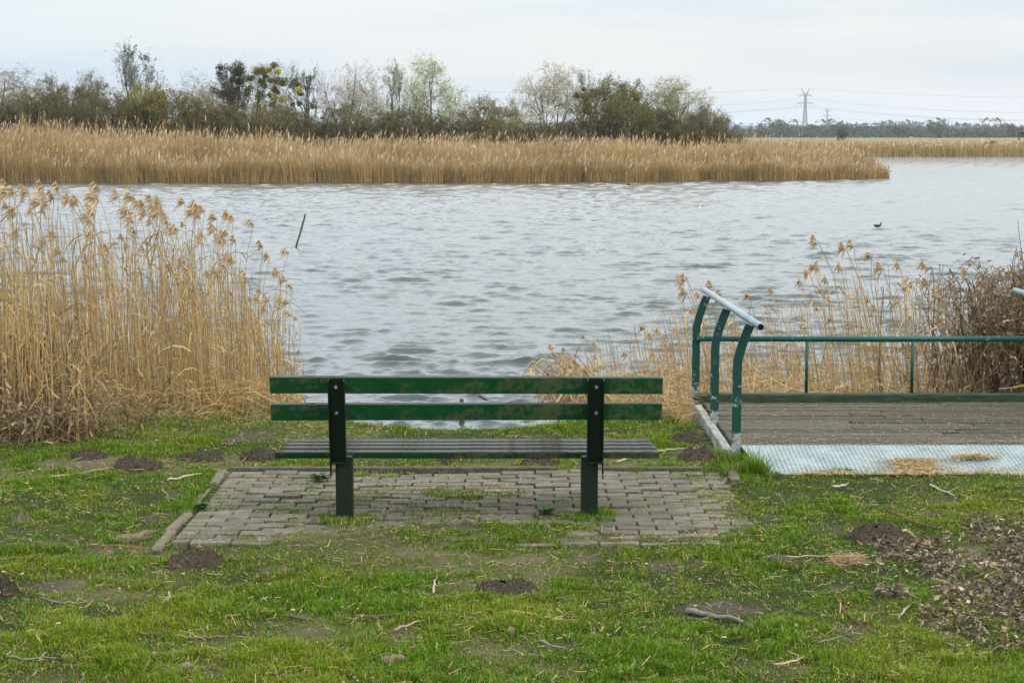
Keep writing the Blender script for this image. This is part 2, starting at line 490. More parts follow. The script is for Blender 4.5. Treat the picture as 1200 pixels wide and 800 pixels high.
# ------------------------------------------------------------------ bench
bench = empty('bench', (-.236, 9.7, 0))
tag(bench, 'green slatted wooden bench with two steel posts, facing the lake', 'bench')
BL = 2.027
def bpart(mb, name, mat, smooth=False): 
    o = mb.build(name, M[mat], bench, smooth); return o
lean = math.atan2(.12, .45)
for zc, yo in ((.715, -.105), (.572, -.068)):
    mb = MB(); mb.box((0, 0, 0), (BL, .034, .090), .006, None, 2)
    o = bpart(mb, 'back_slat', 'green_board'); o.location = (0, yo + .006, zc); o.rotation_euler = (lean * .75, .0022 * (1 if zc > .6 else -1), 0)
for i, (yo, z) in enumerate(((.06, .327), (.162, .331), (.264, .333), (.366, .334))):
    mb = MB(); mb.box((0, 0, 0), (BL - .012 - i * .016, .088, .034), .009, None, 3)
    o = bpart(mb, 'seat_slat', 'seat_board'); o.location = (R0.normal() * .004, yo, z); o.rotation_euler = (R0.normal() * .01, 0, 0)
for sgn in (-1, 1):
    mb = MB(); mb.box((sgn * .641, .0, .11), (.088, .082, .44), .006, None, 2)
    leg = bpart(mb, 'post', 'bench_steel')
    # back support: U-channel open to the rear, closed by a small shelf at its foot
    cx = sgn * .667; h = .452
    mb = MB()
    mb.box((0, .012, h / 2), (.078, .006, h), .001)
    for s2 in (-1, 1):
        ext = .075 if s2 == sgn else 0
        mb.box((s2 * .0405, -.011, h / 2 - ext / 2), (.005, .052, h + ext), .001)
    mb.box((0, -.016, .003), (.074, .050, .006), .001)
    o = bpart(mb, 'back_support', 'bench_steel'); o.location = (cx, -.05, .306); o.rotation_euler = (lean * .72, 0, 0)
    for zz in (.405, .265):
        bo = MB(); bm = bmesh.new(); bmesh.ops.create_cone(bm, cap_ends=True, segments=6, radius1=.009, radius2=.009, depth=.008,
                                                 matrix=Matrix.Translation((.004 * sgn, .006, zz)) @ Matrix.Rotation(PI / 2, 4, 'X'))
        bm.verts.index_update(); bo.bm(bm); bo.build('bolt', M['wire'], o)
    mb = MB(); mb.box((sgn * .641, .215, .296), (.06, .40, .032), .004)
    bpart(mb, 'seat_bracket', 'bench_steel')

# ------------------------------------------------------------------ platform
plat = empty('platform', (1.4, 11.5, 0))
tag(plat, 'weathered wooden platform with green steel railing and pale tread plate ramp', 'platform')
OX, OY = 1.4, 11.5
DXR = 3.74; DZ = .08
def pp(mb, name, mat, smooth=False):
    mb.V = [vv - np.array([OX, OY, 0]) for vv in mb.V]
    return mb.build(name, M[mat], plat, smooth)
mb = MB(); y = 11.47; rd = np.random.default_rng(4)
while y < 13.36:
    w = .118 + rd.random() * .02
    # each row in two lengths butted end to end
    xs = [1.375, 2.2 + rd.random() * .9, DXR - .01]
    for a_, b_ in zip(xs[:-1], xs[1:]):
        tn = .72 + .45 * rd.random()
        mb.box(((a_ + b_) / 2, y + w / 2, DZ - .02 + rd.normal() * .003), (b_ - a_ - .004, w - .012, .04), .005, Matrix.Rotation(rd.normal() * .02, 4, 'X'), 1, (tn, tn * (.97 + .05 * rd.random()), tn))
    y += w
pp(mb, 'decking', 'deck_wood')
mb = MB(); mb.box((2.545, 13.44, .082), (2.46, .09, .11), .006); pp(mb, 'back_beam', 'mossy_beam')
for xb in (1.335, DXR + .02):
    mb = MB(); mb.box((xb, 12.50, -.01), (.055, 2.1, .16), .006); pp(mb, 'side_beam', 'grey_beam')
for xb, yb in ((1.345, 13.0), (2.5, 13.2), (DXR, 13.0)):
    mb = MB(); mb.box((xb, yb, -.55), (.1, .1, .92), .006); pp(mb, 'pile', 'post_wood')
# ramp plate with raised lozenges
mb = MB()
p0 = np.array([1.415, 11.475, DZ + .008]); p1 = np.array([1.415, 10.93, .004]); wdt = 2.3
sl = (p1 - p0); L = np.linalg.norm(sl); sl /= L; nrm = np.cross(sl, np.array([1.0, 0, 0])); nrm = nrm if nrm[2] > 0 else -nrm
nu, nv = 40, 8
# the sheet, with a slightly skewed left edge
def pl(u, v_, hgt=0.0): return p0 + np.array([1, 0, 0]) * u + sl * v_ + nrm * hgt
top = []
for j in range(nv + 1):
    for i in range(nu + 1):
        v_ = L * j / nv; u0 = .06 * j / nv
        top.append(pl(u0 + (wdt - u0) * i / nu, v_, .002 * math.sin(i * .9) * math.sin(j)))
top = np.array(top); I = np.arange(len(top)).reshape(nv + 1, nu + 1)
mb.add(top, np.stack([I[:-1, :-1], I[1:, :-1], I[1:, 1:], I[:-1, 1:]], -1).reshape(-1, 4))
mb.add(top - nrm * .006, np.stack([I[:-1, :-1], I[:-1, 1:], I[1:, 1:], I[1:, :-1]], -1).reshape(-1, 4))
lz = []; lf = []
cnt = 0; sp_ = .027
for j in range(int(L / sp_)):
    for i in range(int(wdt / sp_)):
        u = (i + .5) * sp_; v_ = (j + .5) * sp_
        if u < .06 * v_ / L + .02 or u > wdt - .02: continue
        a = PI / 4 if (i + j) % 2 else -PI / 4
        ca, sa = math.cos(a), math.sin(a); hl, hw = .0125, .0040
        q = [(hl, 0), (0, hw), (-hl, 0), (0, -hw)]
        base = [pl(u + x * ca - y * sa, v_ + x * sa + y * ca, .0012) for x, y in q]
        tp = [pl(u + .6 * (x * ca - y * sa), v_ + .6 * (x * sa + y * ca), .0042) for x, y in q]
        lz += base + tp; o = cnt * 8
        for e in range(4): lf.append([o + e, o + (e + 1) % 4, o + 4 + (e + 1) % 4, o + 4 + e])
        lf.append([o + 4, o + 5, o + 6, o + 7]); cnt += 1
mb.add(np.array(lz), np.array(lf))
pp(mb, 'ramp_plate', 'tread_plate')

def bent_bar(xb, y, zb, zt, lx, w, side=1):
    """flat bar that bends inwards near its top"""
    pts = []
    for s_ in np.linspace(0, 1, 14):
        z = zb + (zt - zb) * s_; b_ = max(0, (s_ - .74) / .26)
        pts.append((xb + side * lx * (b_ ** 1.35), z, side * b_ * .55))
    V = []; 
    for x, z, an in pts:
        hw = w / 2
        for dx in (-hw, hw):
            for dy in (-.006, .006):
                V.append((x + dx * math.cos(an * .6), y + dy, z - dx * math.sin(an * .6)))
    F = []
    n = len(pts)
    for i in range(n - 1):
        o = i * 4; q = o + 4
        F += [[o, o + 2, q + 2, q], [o + 3, o + 1, q + 1, q + 3], [o + 1, o, q, q + 1], [o + 2, o + 3, q + 3, q + 2]]
    F += [[0, 1, 3, 2], [4 * n - 4, 4 * n - 2, 4 * n - 1, 4 * n - 3]]
    mb = MB(); mb.add(np.array(V), np.array(F)); return mb
LP = [(1.385, 11.46), (1.36, 12.49), (1.335, 13.53)]
RP = [(3.79, 11.46), (3.79, 12.49), (3.79, 13.53)]
for (x, y) in LP: pp(bent_bar(x, y, -.10, .835, .075, .056, 1), 'rail_post', 'rail_steel')
for (x, y) in RP: pp(bent_bar(x, y, -.10, .835, .075, .056, -1), 'rail_post', 'rail_steel')
def hand_rail(a, b):
    mb = MB(); mb.tube([a, tuple(np.array(a) * .5 + np.array(b) * .5), b], .0225, 16, True)
    return pp(mb, 'handrail', 'galvanised', True)
def hollow_shade(a, d):
    mb = MB(); mb.tube([a, tuple(np.array(a) + np.array(d) * .003)], .018, 16, True); return mb  # dark disc painted as the shaded hollow; the tube itself is capped
h = hand_rail((1.492, 11.20, .852), (1.405, 13.62, .868))
bo = hollow_shade((1.492, 11.1985, .852), (0, -1, 0)); bo.V = [v_ - np.array([OX, OY, 0]) for v_ in bo.V]; bo.build('tube_end_shade', M['hollow_shade'], h)
h = hand_rail((3.70, 11.20, .852), (3.66, 13.62, .868))
bo = hollow_shade((3.66, 13.6215, .868), (0, 1, 0)); bo.V = [v_ - np.array([OX, OY, 0]) for v_ in bo.V]; bo.build('tube_end_shade', M['hollow_shade'], h)
mb = MB(); mb.tube([(1.335, 13.52, .527), (2.5, 13.52, .524), (3.79, 13.52, .527)], .0205, 14); pp(mb, 'crossbar', 'rail_tube', True)
for x in (2.135, 2.90):
    mb = MB(); mb.tube([(x, 13.50, .12), (x, 13.5, .51)], .0115, 10); pp(mb, 'baluster', 'rail_tube', True)

# ------------------------------------------------------------------ molehills
mi = 0
MH = [(102, 541, 42, 11, 'low dark molehill beside the reed tangle on the left'),
      (160, 553, 62, 17, 'largest crumbly molehill on the lawn left of the paving'),
      (235, 543, 52, 13, 'rounded dark molehill just behind the left corner of the paving'),
      (308, 541, 48, 15, 'peaked molehill touching the rear kerb at its left end'),
      (628, 549, 46, 11, 'dark molehill behind the kerb, seen under the bench near its right post'),
      (524, 545, 34, 8, 'small molehill behind the kerb, seen under the middle of the bench'),
      (228, 663, 78, 19, 'flattened wide molehill in front of the left corner of the paving'),
      (1027, 633, 74, 26, 'bare round molehill beside the fallen leaves on the right'),
      (806, 520, 34, 12, 'small molehill between the bench and the platform, nearer the water'),
      (818, 543, 50, 16, 'molehill at the foot of the nearest green railing post'),
      (5, 698, 34, 22, 'dark molehill cut off by the left edge of the photo'),
      (590, 692, 84, 12, 'worn flat mound of grey soil in the lawn in front of the bench')]
for px, py, w, h, lab in MH:
    cx, cy = ground(px, py - 3); x1, _ = ground(px + w / 2, py); rx = (x1 - ground(px, py)[0]); ry = rx * .75
    hh = h / 2200 * cy * .62
    n = 44; a = np.linspace(-1.25, 1.25, n); X, Y = np.meshgrid(a, a)
    r = np.sqrt(X ** 2 + Y ** 2) + .42 * fbm(X * 2.2 + mi * 9, Y * 2.2 + mi * 5, 4)
    zz = hh * np.clip(1 - r ** 1.8, 0, 1) ** .75 * (1 + .85 * fbm(X * 2.6 + mi, Y * 2.6, 4)) + .020 * (1 - sstep(.8, 1.05, r)) * (np.abs(fbm(X * 8 + mi * 3, Y * 8, 3)) * 1.8 + .5 * np.random.default_rng(mi).random(X.shape))
    zz -= .03 * sstep(.85, 1.15, r)
    wx, wy = X * rx, Y * ry
    I = np.arange(n * n).reshape(n, n)
    o = mesh_obj('molehill', np.stack([wx, wy, zz + (zg(wx + cx, wy + cy) - float(zg(cx, cy))) * .8], -1), np.stack([I[:-1, :-1], I[:-1, 1:], I[1:, 1:], I[1:, :-1]], -1).reshape(-1, 4), M['soil'], None, None, True)
    o.location = (cx, cy, float(zg(cx, cy))); tag(o, lab, 'molehill', 'molehills on the lawn')
    SOIL.append((cx, cy, rx * .8, ry * .75)); mi += 1

# ------------------------------------------------------------------ grass
def blades(rng, P, hgt, wid, bend, colr, lean=None):
    n = len(P); a = rdir(rng, n)
    side = np.stack([-a[:, 1], a[:, 0], np.zeros(n)], 1)
    up = np.array([0, 0, 1.0])
    b = bend[:, None] * hgt[:, None]
    p1 = P + up * (hgt * .55)[:, None] + a * b * .35
    p2 = P + up * (hgt * (1 - .35 * bend))[:, None] + a * b
    if lean is not None: p1 = p1 + lean * .4; p2 = p2 + lean
    w = (wid / 2)[:, None]
    V = np.stack([P - side * w, P + side * w, p1 - side * w * .8, p1 + side * w * .8, p2], 1)
    o = np.arange(n)[:, None] * 5
    F4 = np.concatenate([o, o + 1, o + 3, o + 2], 1); F3 = np.concatenate([o + 2, o + 3, o + 4], 1)
    T = np.repeat(colr[:, None], 5, 1)
    return V.reshape(-1, 3), F4, F3, T.reshape(-1, 3)
rg = np.random.default_rng(77)
N = 1500000
yy = 6.0 + 8.4 * rg.random(N) ** 1.15; xx = (rg.random(N) * 2 - 1) * (.30 * yy + .9)
keep = yy < crest(xx) + .35 - .1 * rg.random(N)
sm = soil_mask(xx, yy)
for sx, sy, rx, ry in SOIL[26:]:
    d = np.sqrt(((xx - sx) / rx) ** 2 + ((yy - sy) / ry) ** 2); sm = np.maximum(sm, 1 - sstep(.85, 1.2, d))
cl = fbm(xx * 2.3, yy * 2.3, 4); cl2 = fbm(xx * 9 + 40, yy * 9, 3)
ins = pave_in(xx, yy, .06)
do = dirt_over(xx, yy)
# in the paving, tufts root in the joints and in the soil that has crept over the bricks
jo = np.abs(((PY1 - .005 - yy) / .1 + .5) % 1 - .5) < .13
tuft = sstep(.04, .34, fbm(xx * 5 + 70, yy * 6, 3) + .62 * sstep(.1, 1.2, xx) - .04)
dens = np.where(ins, np.maximum(do * sstep(-.28, .22, cl2 + .3 * cl + .6 * sstep(9.40, 9.10, yy)) * .85, np.maximum(tuft * np.where(jo, .9, .3), np.where(jo, .20, 0))), (1 - .86 * sm) * np.clip(.62 + .95 * cl2 + .45 * cl, .10, 1))
plat_in = (xx > np.where(yy < 11.4, 1.45, 1.36)) & (yy > 11.0 + .05 * cl2) & (xx < 3.9)
feet = np.minimum(np.hypot(xx + .877, (yy - 9.66) * 1.0), np.hypot(xx - .405, yy - 9.66)); foot = (feet < .17 - .05 * cl2) & (yy < 9.76)
dens = np.where(foot, .55, dens); dens = np.where(plat_in, 0, dens)
keep &= rg.random(N) < dens
xx, yy, cl, cl2, ins, foot = xx[keep], yy[keep], cl[keep], cl2[keep], ins[keep], foot[keep]
n = len(xx); print('grass blades', n)
P = np.stack([xx, yy, np.where(ins, np.maximum(zg(xx, yy) - .004, -.001), zg(xx, yy) - .004)], 1)
lush = sstep(-.25, .45, cl * .9 + .35 * cl2)
hgt = (.012 + .026 * rg.random(n)) * (.5 + .8 * lush + .55 * sstep(.15, .5, cl2) * lush) * (1 + .5 * (rg.random(n) > .96)); hgt = np.where(ins, hgt * .7, hgt); hgt = np.where(foot, hgt * 2.3, hgt); hgt = np.where((np.abs(xx - 1.38) < .13) & (yy > 10.85) & (yy < 11.7), hgt * 2.6, hgt)
wid = .0026 + .0022 * rg.random(n); bend = .25 + .9 * rg.random(n)
ca = np.array([.040, .100, .003]); cb = np.array([.135, .238, .007]); cc = np.array([.20, .235, .016])
u = rg.random((n, 1)); col = ca + (cb - ca) * u
yel = sstep(.05, .55, vn(xx * 1.3 + 55, yy * 1.3) * .7 + .35 * rg.random(n) - .3 * lush + .1)[:, None]
col = col + (cc - col) * yel * .6
dryp = .10 + .16 * (1 - lush) + .5 * sstep(12.2, 13.6, yy) * (xx < -1)
isd = rg.random(n) < dryp
col[isd] = np.array([.34, .26, .12]) * (.55 + .6 * rg.random((isd.sum(), 1)))
# yellow moss cushions
mo = (vn(xx * 1.9 + 12, yy * 2.4 + 3) > .40) & (rg.random(n) < .40) & (xx < 0)
col[mo] = np.array([.22, .18, .015]) * (.7 + .5 * rg.random((mo.sum(), 1))); hgt = np.where(mo, hgt * .55, hgt)
col *= (.6 + .75 * rg.random((n, 1)))
V, F4, F3, T = blades(rg, P, hgt, wid, bend, col)
mw = MB(); ww = rg.integers(n, size=26000); ww = ww[~ins[ww]]; leafq(mw, rg, P[ww] + np.array([0, 0, .014]), .017, (.07, .17, .02)); o4 = np.concatenate(mw.F4) + len(V)
V = np.concatenate([V] + mw.V); T = np.concatenate([T] + mw.T); F4 = np.concatenate([F4, o4])
g = mesh_obj('grass', V, [F4, F3], M['grass'], None, T); tag(g, kind='stuff')

# ------------------------------------------------------------------ reeds
TAN = np.array([.475, .31, .115])
def tan_cols(rng, n, lo=.55, hi=1.15):
    c = TAN * (lo + (hi - lo) * rng.random((n, 1)))
    g_ = rng.random((n, 1)); c = c * (1 - .25 * g_) + np.array([.34, .30, .22]) * .25 * g_ * (lo + (hi - lo) * .5)
    return c
def stalk_lines(rng, base, h, K, leanv, wob=.03):
    n = len(base); s_ = np.linspace(0, 1, K)
    d = leanv[:, None, :] * (s_ ** 1.7)[None, :, None]
    P = base[:, None, :] + d + np.array([0, 0, 1.0]) * (h[:, None, None] * (s_[None, :, None] - .08 * (s_ ** 3)[None, :, None]))
    P[:, 1:] += rng.normal(0, wob, (n, K - 1, 3)) * np.array([1, 1, .0]) * s_[None, 1:, None]
    return P
def leaf_lines(rng, start, dirv, L, K=5, droop=1.0):
    n = len(start); s_ = np.linspace(0, 1, K)
    up = .55 + .5 * rng.random(n)
    P = start[:, None, :] + dirv[:, None, :] * (L[:, None, None] * s_[None, :, None] * .8)
    zc = up[:, None] * s_[None] - droop * (.9 + .7 * rng.random(n))[:, None] * s_[None] ** 2
    P[:, :, 2] += L[:, None] * zc
    return P
def add_leaves(mb, rng, SP, per, L=.3, w=.011, lo=.15, hi=.85, cols=None, droop=1.0, wind=-.5):
    n, K, _ = SP.shape; idx = np.repeat(np.arange(n), per); m = len(idx)
    tt = (lo + (hi - lo) * rng.random(m)) * (K - 1); i0 = np.minimum(tt.astype(int), K - 2); f = (tt - i0)[:, None]
    st = SP[idx, i0] * (1 - f) + SP[idx, i0 + 1] * f
    d = rdir(rng, m) + np.array([wind, 0, 0]); d = norm(d)
    LL = L * (.5 + .9 * rng.random(m)); P = leaf_lines(rng, st, d, LL, 5, droop)
    W = np.array([.7, 1, .9, .6, .08])[None] * (w * (.6 + .8 * rng.random(m)))[:, None]
    side = norm(np.cross(d, np.array([0, 0, 1.0])) + rng.normal(0, .35, (m, 3)))
    V, F = ribbons(P, W, side); c = np.repeat(tan_cols(rng, m) if cols is None else cols(m), 10, 0)
    mb.add(V, F, c)
def add_plume(mb, rng, tip, L=.2, wind=(-1, 0, -.1), n=46, col=(.50, .37, .22)):
    """feathery drooping panicle made of many hair-thin sprays"""
    wv = np.array(wind, float); wv /= np.linalg.norm(wv)
    ax = np.linspace(0, 1, n); st = np.array(tip)[None] + np.outer(ax, np.array([wv[0] * .35, wv[1] * .35, .75 - .2 * rng.random()])) * L * .75
    d = norm(wv[None] * .9 + rng.normal(0, .42, (n, 3)) + np.array([0, 0, .25]))
    LL = L * (.30 + .45 * rng.random(n)) * (1.1 - .6 * ax)
    s_ = np.linspace(0, 1, 4)
    P = st[:, None] + d[:, None] * (LL[:, None, None] * s_[None, :, None]); P[:, :, 2] -= LL[:, None] * .55 * s_[None] ** 2
    W = np.array([.5, 1, .9, .2])[None] * (.006 + .008 * rng.random(n))[:, None]
    side = norm(rng.normal(0, 1, (n, 3))); V, F = ribbons(P, W, side)
    c = np.array(col) * (.7 + .55 * rng.random((n, 1))); mb.add(V, F, np.repeat(c, 8, 0))

def make_reed(seed, h, lean, nl, plume=True, wind=-1):
    rng = np.random.default_rng(seed); mb = MB()
    base = np.zeros((1, 3)); lv = np.array([[lean[0], lean[1], 0]])
    SP = stalk_lines(rng, base, np.array([h]), 8, lv, .012)
    Rr = np.linspace(.0036, .0018, 8)[None]
    V, F = tubes(SP, Rr, 5); c = tan_cols(rng, 1)[0]; mb.add(V, F, c)
    add_leaves(mb, rng, SP, nl, .30, .012, .25, .9, None, 1.0, .7 * wind)
    o = mb.build('reed', M['reed'])
    if plume:
        pm = MB(); add_plume(pm, rng, SP[0, -1] - np.array([0, 0, .02]), (.085 + .05 * rng.random()) * (1.0 if h > 1.8 else .72), (wind, .2 * rng.normal(), -.15), 34)
        pm.build('plume', M['plume'], o)
    return o
NV = 14
protoL = [make_reed(100 + i, 2.0, (-.10 + .16 * R0.normal(), .1 * R0.normal()), 4) for i in range(NV)]
protoR = [make_reed(200 + i, 1.5, (-.22 + .10 * R0.normal(), .05 * R0.normal()), 3) for i in range(NV)]
used = set()
def place_reed(proto, x, y, topz, label, group, sc=1.0):
    zb = min(float(zg(x, y)), 0.05) - .02
    i = R0.integers(len(proto)); p = proto[i]
    h0 = 2.0 if proto is protoL else 1.5
    if id(p) in used: o = copy_tree(p)
    else: o = p; used.add(id(p))
    k_ = max(.35, (topz - zb) / (h0 * .95))
    o.location = (x, y, zb); o.rotation_euler = (0, 0, R0.normal() * .35); o.scale = (.6 + .5 * k_ * sc, .6 + .5 * k_ * sc, k_)
    tag(o, label, 'reed', group); return o
# left clump: envelope of the tops across the picture
EX = [-40, 0, 60, 120, 200, 240, 290, 320, 350, 375, 405]
EYt = [205, 208, 215, 222, 235, 250, 285, 325, 385, 420, 445]
nL = 0
for i in range(140):
    px = -30 + 375 * R0.random() ** .85; Yd = 13.4 + 4.0 * R0.random()
    ty = np.interp(px, EX, EYt) + 95 * R0.random() ** 1.9
    p = at(px, ty, Yd)
    place_reed(protoL, p[0] + .1, Yd, p[2] + .07, 'tall dry tan reed with a feathery plume in the dense clump left of the bench', 'plumed reeds in the left clump'); nL += 1
EXr = [640, 700, 760, 830, 880, 960, 1010, 1060, 1110, 1150, 1210]
EYr = [395, 370, 330, 300, 320, 300, 262, 275, 285, 300, 300]
for i in range(62):
    px = 650 + 540 * R0.random(); Yd = 13.9 + 2.8 * R0.random()
    ty = np.interp(px, EXr, EYr) + 110 * R0.random() ** 1.4
    p = at(px, ty, Yd)
    place_reed(protoR, p[0] + .15, Yd, p[2] - .05, 'thin dry reed with a small plume in the sparse clump behind the platform railing', 'plumed reeds behind the platform')
for o in protoL + protoR:
    if id(o) not in used:
        for c_ in list(o.children): bpy.data.objects.remove(c_)
        bpy.data.objects.remove(o)

def thicket(name, rng, n, pxr, Yr, EX_, EY_, dy0, dpow, lean, nl, leaf=.3, r=.0036, widen=.0):
    px = pxr[0] + (pxr[1] - pxr[0]) * rng.random(n); Yd = Yr[0] + (Yr[1] - Yr[0]) * rng.random(n)
    ty = np.interp(px, EX_, EY_) + dy0 * rng.random(n) ** dpow
    x = (px - 600) / F_PX * (Yd * math.cos(TH) + .2)
    v = ty - 400; sl_ = (-F_PX * math.sin(TH) - v * math.cos(TH)) / (F_PX * math.cos(TH) - v * math.sin(TH))
    tz = CAMZ + Yd * sl_
    zb = np.minimum(zg(x, Yd), .05) - .03
    h = np.maximum(tz - zb, .25)
    lv = np.stack([lean[0] + lean[1] * rng.normal(size=n), .15 * rng.normal(size=n), np.zeros(n)], 1) * h[:, None] * .5
    base = np.stack([x, Yd, zb], 1); base[:, :2] -= lv[:, :2] * .6
    SP = stalk_lines(rng, base, h, 6, lv, .012)
    mb = MB(); V, F = tubes(SP, np.linspace(r, r * .5, 6)[None] * (.7 + .6 * rng.random((n, 1))), 4)
    mb.add(V, F, np.repeat(tan_cols(rng, n, .4, 1.35), 24, 0))
    add_leaves(mb, rng, SP, nl, leaf, .008, .05, .8, None, .8, -.4)
    return mb
rt = np.random.default_rng(31)
mb = thicket('reed_thicket', rt, 2900, (-60, 350), (13.4, 17.4), EX, EYt, 230, .8, (-.06, .08), 1, .24, .0029)
m2 = thicket('reed_thicket', rt, 330, (-60, 110), (12.1, 13.4), [-60, 0, 60, 110], [250, 270, 300, 380], 150, 1.0, (-.02, .12), 3, .26, .0042)
for v_, t_ in zip(m2.V, m2.T): pass
for F_ in m2.F4: mb.F4.append(F_ + mb.n)
mb.V += m2.V; mb.T += m2.T; mb.n += m2.n
# low broken straw at the foot of the clump
def straw(mb, rng, n, xy, hmax, L, r=.003, cols=None, flat=.5):
    x, y = xy
    z = np.maximum(zg(x, y), WZ) + hmax * rng.random(n) ** 1.6
    d = norm(np.concatenate([rng.normal(0, 1, (n, 2)), rng.normal(0, flat, (n, 1))], 1))
    LL = L * (.4 + rng.random(n)); s_ = np.linspace(-.5, .5, 4)
    P = np.stack([x, y, z], 1)[:, None] + d[:, None] * (LL[:, None, None] * s_[None, :, None]); P[:, :, 2] += -LL[:, None] * .35 * (s_[None] ** 2) * rng.random((n, 1)) * 2
    P[:, 1:3] += rng.normal(0, .012, (n, 2, 3))
    gz = np.maximum(zg(P[:, :, 0], P[:, :, 1]), WZ) + .004
    P[:, :, 2] = np.maximum(P[:, :, 2], gz)
    W = np.full((n, 4), 1.0) * (r * 2 * (.6 + .9 * rng.random((n, 1)))); W[:, -1] *= .3
    V, F = ribbons(P, W, norm(rng.normal(0, 1, (n, 3)))); c = tan_cols(rng, n, .45, 1.2) if cols is None else cols(n)
    mb.add(V, F, np.repeat(c, 8, 0))
n = 2000; px = -60 + 415 * rt.random(n); Yd = 13.0 + 1.5 * rt.random(n) ** 1.2; x = (px - 600) / F_PX * Yd * 1.01
Yd = np.where(px < 110, Yd - 1.1 * rt.random(n), Yd)
straw(mb, rt, n, (x, Yd), .24, .28, .0024)
g = mb.build('reed_bed', M['reed']); tag(g, kind='stuff', label='dense bed of dry tan reed stems on the left bank')
mb = thicket('reed_thicket', rt, 1700, (640, 1230), (13.8, 16.8), EXr, [e + 12 for e in EYr], 170, .9, (-.22, .10), 1, .24, .0027)
n = 6000; px = 690 + 530 * rt.random(n); Yd = 13.75 + 1.6 * rt.random(n); x = (px - 600) / F_PX * Yd * 1.01
straw(mb, rt, n, (x, Yd), .62, .34, .0026, lambda q: tan_cols(rt, q, .6, 1.35))
n = 700; px = 700 + 120 * rt.random(n); Yd = 12.9 + 1.0 * rt.random(n); x = (px - 600) / F_PX * Yd * 1.01
straw(mb, rt, n, (x, Yd), .28, .36, .003)
# drooping leafy clump at its left end
n = 55; base = np.stack([.52 + .35 * rt.random(n), 14.2 + .5 * rt.random(n), np.full(n, -.35)], 1)
P = stalk_lines(rt, base, (.4 + .35 * rt.random(n)), 6, np.stack([-.25 - .25 * rt.random(n), 0 * base[:, 0], 0 * base[:, 0]], 1), .01)
V, F = tubes(P, np.full((n, 6), .0035), 4); mb.add(V, F, np.repeat(tan_cols(rt, n), 24, 0)); add_leaves(mb, rt, P, 5, .3, .012, .3, 1, None, 1.3, -.8)
g = mb.build('reed_bed', M['reed']); tag(g, kind='stuff', label='sparse bed of bent dry reeds behind the platform')

# island and far reed beds
def far_reeds(rng, x, y, h, w, lean, plume_p, dark=1.0, pw=.09, ph=.30):
    n = len(x); zb = np.maximum(zg(x, y), WZ - .05)
    base = np.stack([x, y, zb], 1)
    lv = np.stack([lean * h + .10 * rng.normal(size=n) * h, .1 * rng.normal(size=n) * h, 0 * h], 1)
    P = stalk_lines(rng, base, h, 4, lv, .05)
    a = rng.normal(0, .8, n); side = np.stack([np.cos(a), np.sin(a), 0 * a], 1)
    W = np.array([1.0, 1.0, .8, .25])[None] * (w * (.5 + rng.random(n)))[:, None]
    mb = MB(); V, F = ribbons(P, W, side)
    patch = (.72 + .34 * (fbm(x * .35 + 8, y * .35, 3) * .5 + .5))[:, None]
    c = tan_cols(rng, n, .5, 1.15) * dark * patch; mb.add(V, F, np.repeat(c, 8, 0))
    pi_ = np.where(rng.random(n) < plume_p)[0]; m = len(pi_); t_ = P[pi_, -1]; d = norm(P[pi_, -1] - P[pi_, -2] + np.array([.25, 0, 0]) * .3)
    PP = t_[:, None] + d[:, None] * (np.linspace(-.2, 1, 4)[None, :, None] * (ph * (.6 + .7 * rng.random(m)))[:, None, None])
    V, F = ribbons(PP, np.array([.2, 1, .8, .1])[None] * (pw * (.6 + .8 * rng.random(m)))[:, None], side[pi_])
    cp = np.array([.50, .36, .22]) * (.6 + .6 * rng.random((m, 1))); mb.add(V, F, np.repeat(cp, 8, 0))
    return mb
ri = np.random.default_rng(41); n = 90000
x = -44 + 65.3 * ri.random(n); yf = np.interp(x, [-90, -27, 0, 14, 21.5], [96, 96, 96.5, 101, 106]); yb = np.interp(x, [-90, 0, 10, 18, 21.5], [160, 150, 135, 118, 108])
y = yf + .1 + .5 * vn(x * .9, 7) + np.minimum(13 * ri.random(n) ** 1.9, yb - yf - .5)
dep = y - yf
hh = np.interp(x, [-44, -27, -18, -10, 0, 12, 18, 21.3], [2.6, 2.5, 2.1, 1.75, 1.68, 1.65, 1.45, .75]) * (.72 + .34 * ri.random(n)) * (.84 + .18 * sstep(0, 4, dep) - .42 * ri.random(n) ** 1.6) * (1 + .10 * fbm(x * .5, y * .5, 2))
hh *= np.where(ri.random(n) > .93, 1.2, 1) * (1 + .5 * fbm(x * .3 + 4, y * .45, 4)) * (.72 + .36 * ri.random(n) ** .7)
mb = far_reeds(ri, x, y, hh, np.full(n, .022), .10 * vn(x * .4, y * .3), .13, 1.08, .06, .24)
g = mb.build('reed_bed', M['reed']); tag(g, kind='stuff', label='broad belt of tan reeds along the island shore')
n = 26000; x = -40 + 240 * ri.random(n); y = 207 + 30 * ri.random(n) ** 1.7
hh = (.95 + .5 * ri.random(n)) * (1 + .15 * fbm(x * .1, y * .2, 2))
mb = far_reeds(ri, x, y, hh, np.full(n, .085), .05 * vn(x * .2, y * .2), .25, .92, .16, .3)
g = mb.build('reed_bed', M['reed']); tag(g, kind='stuff', label='distant reed belt on the far shore')

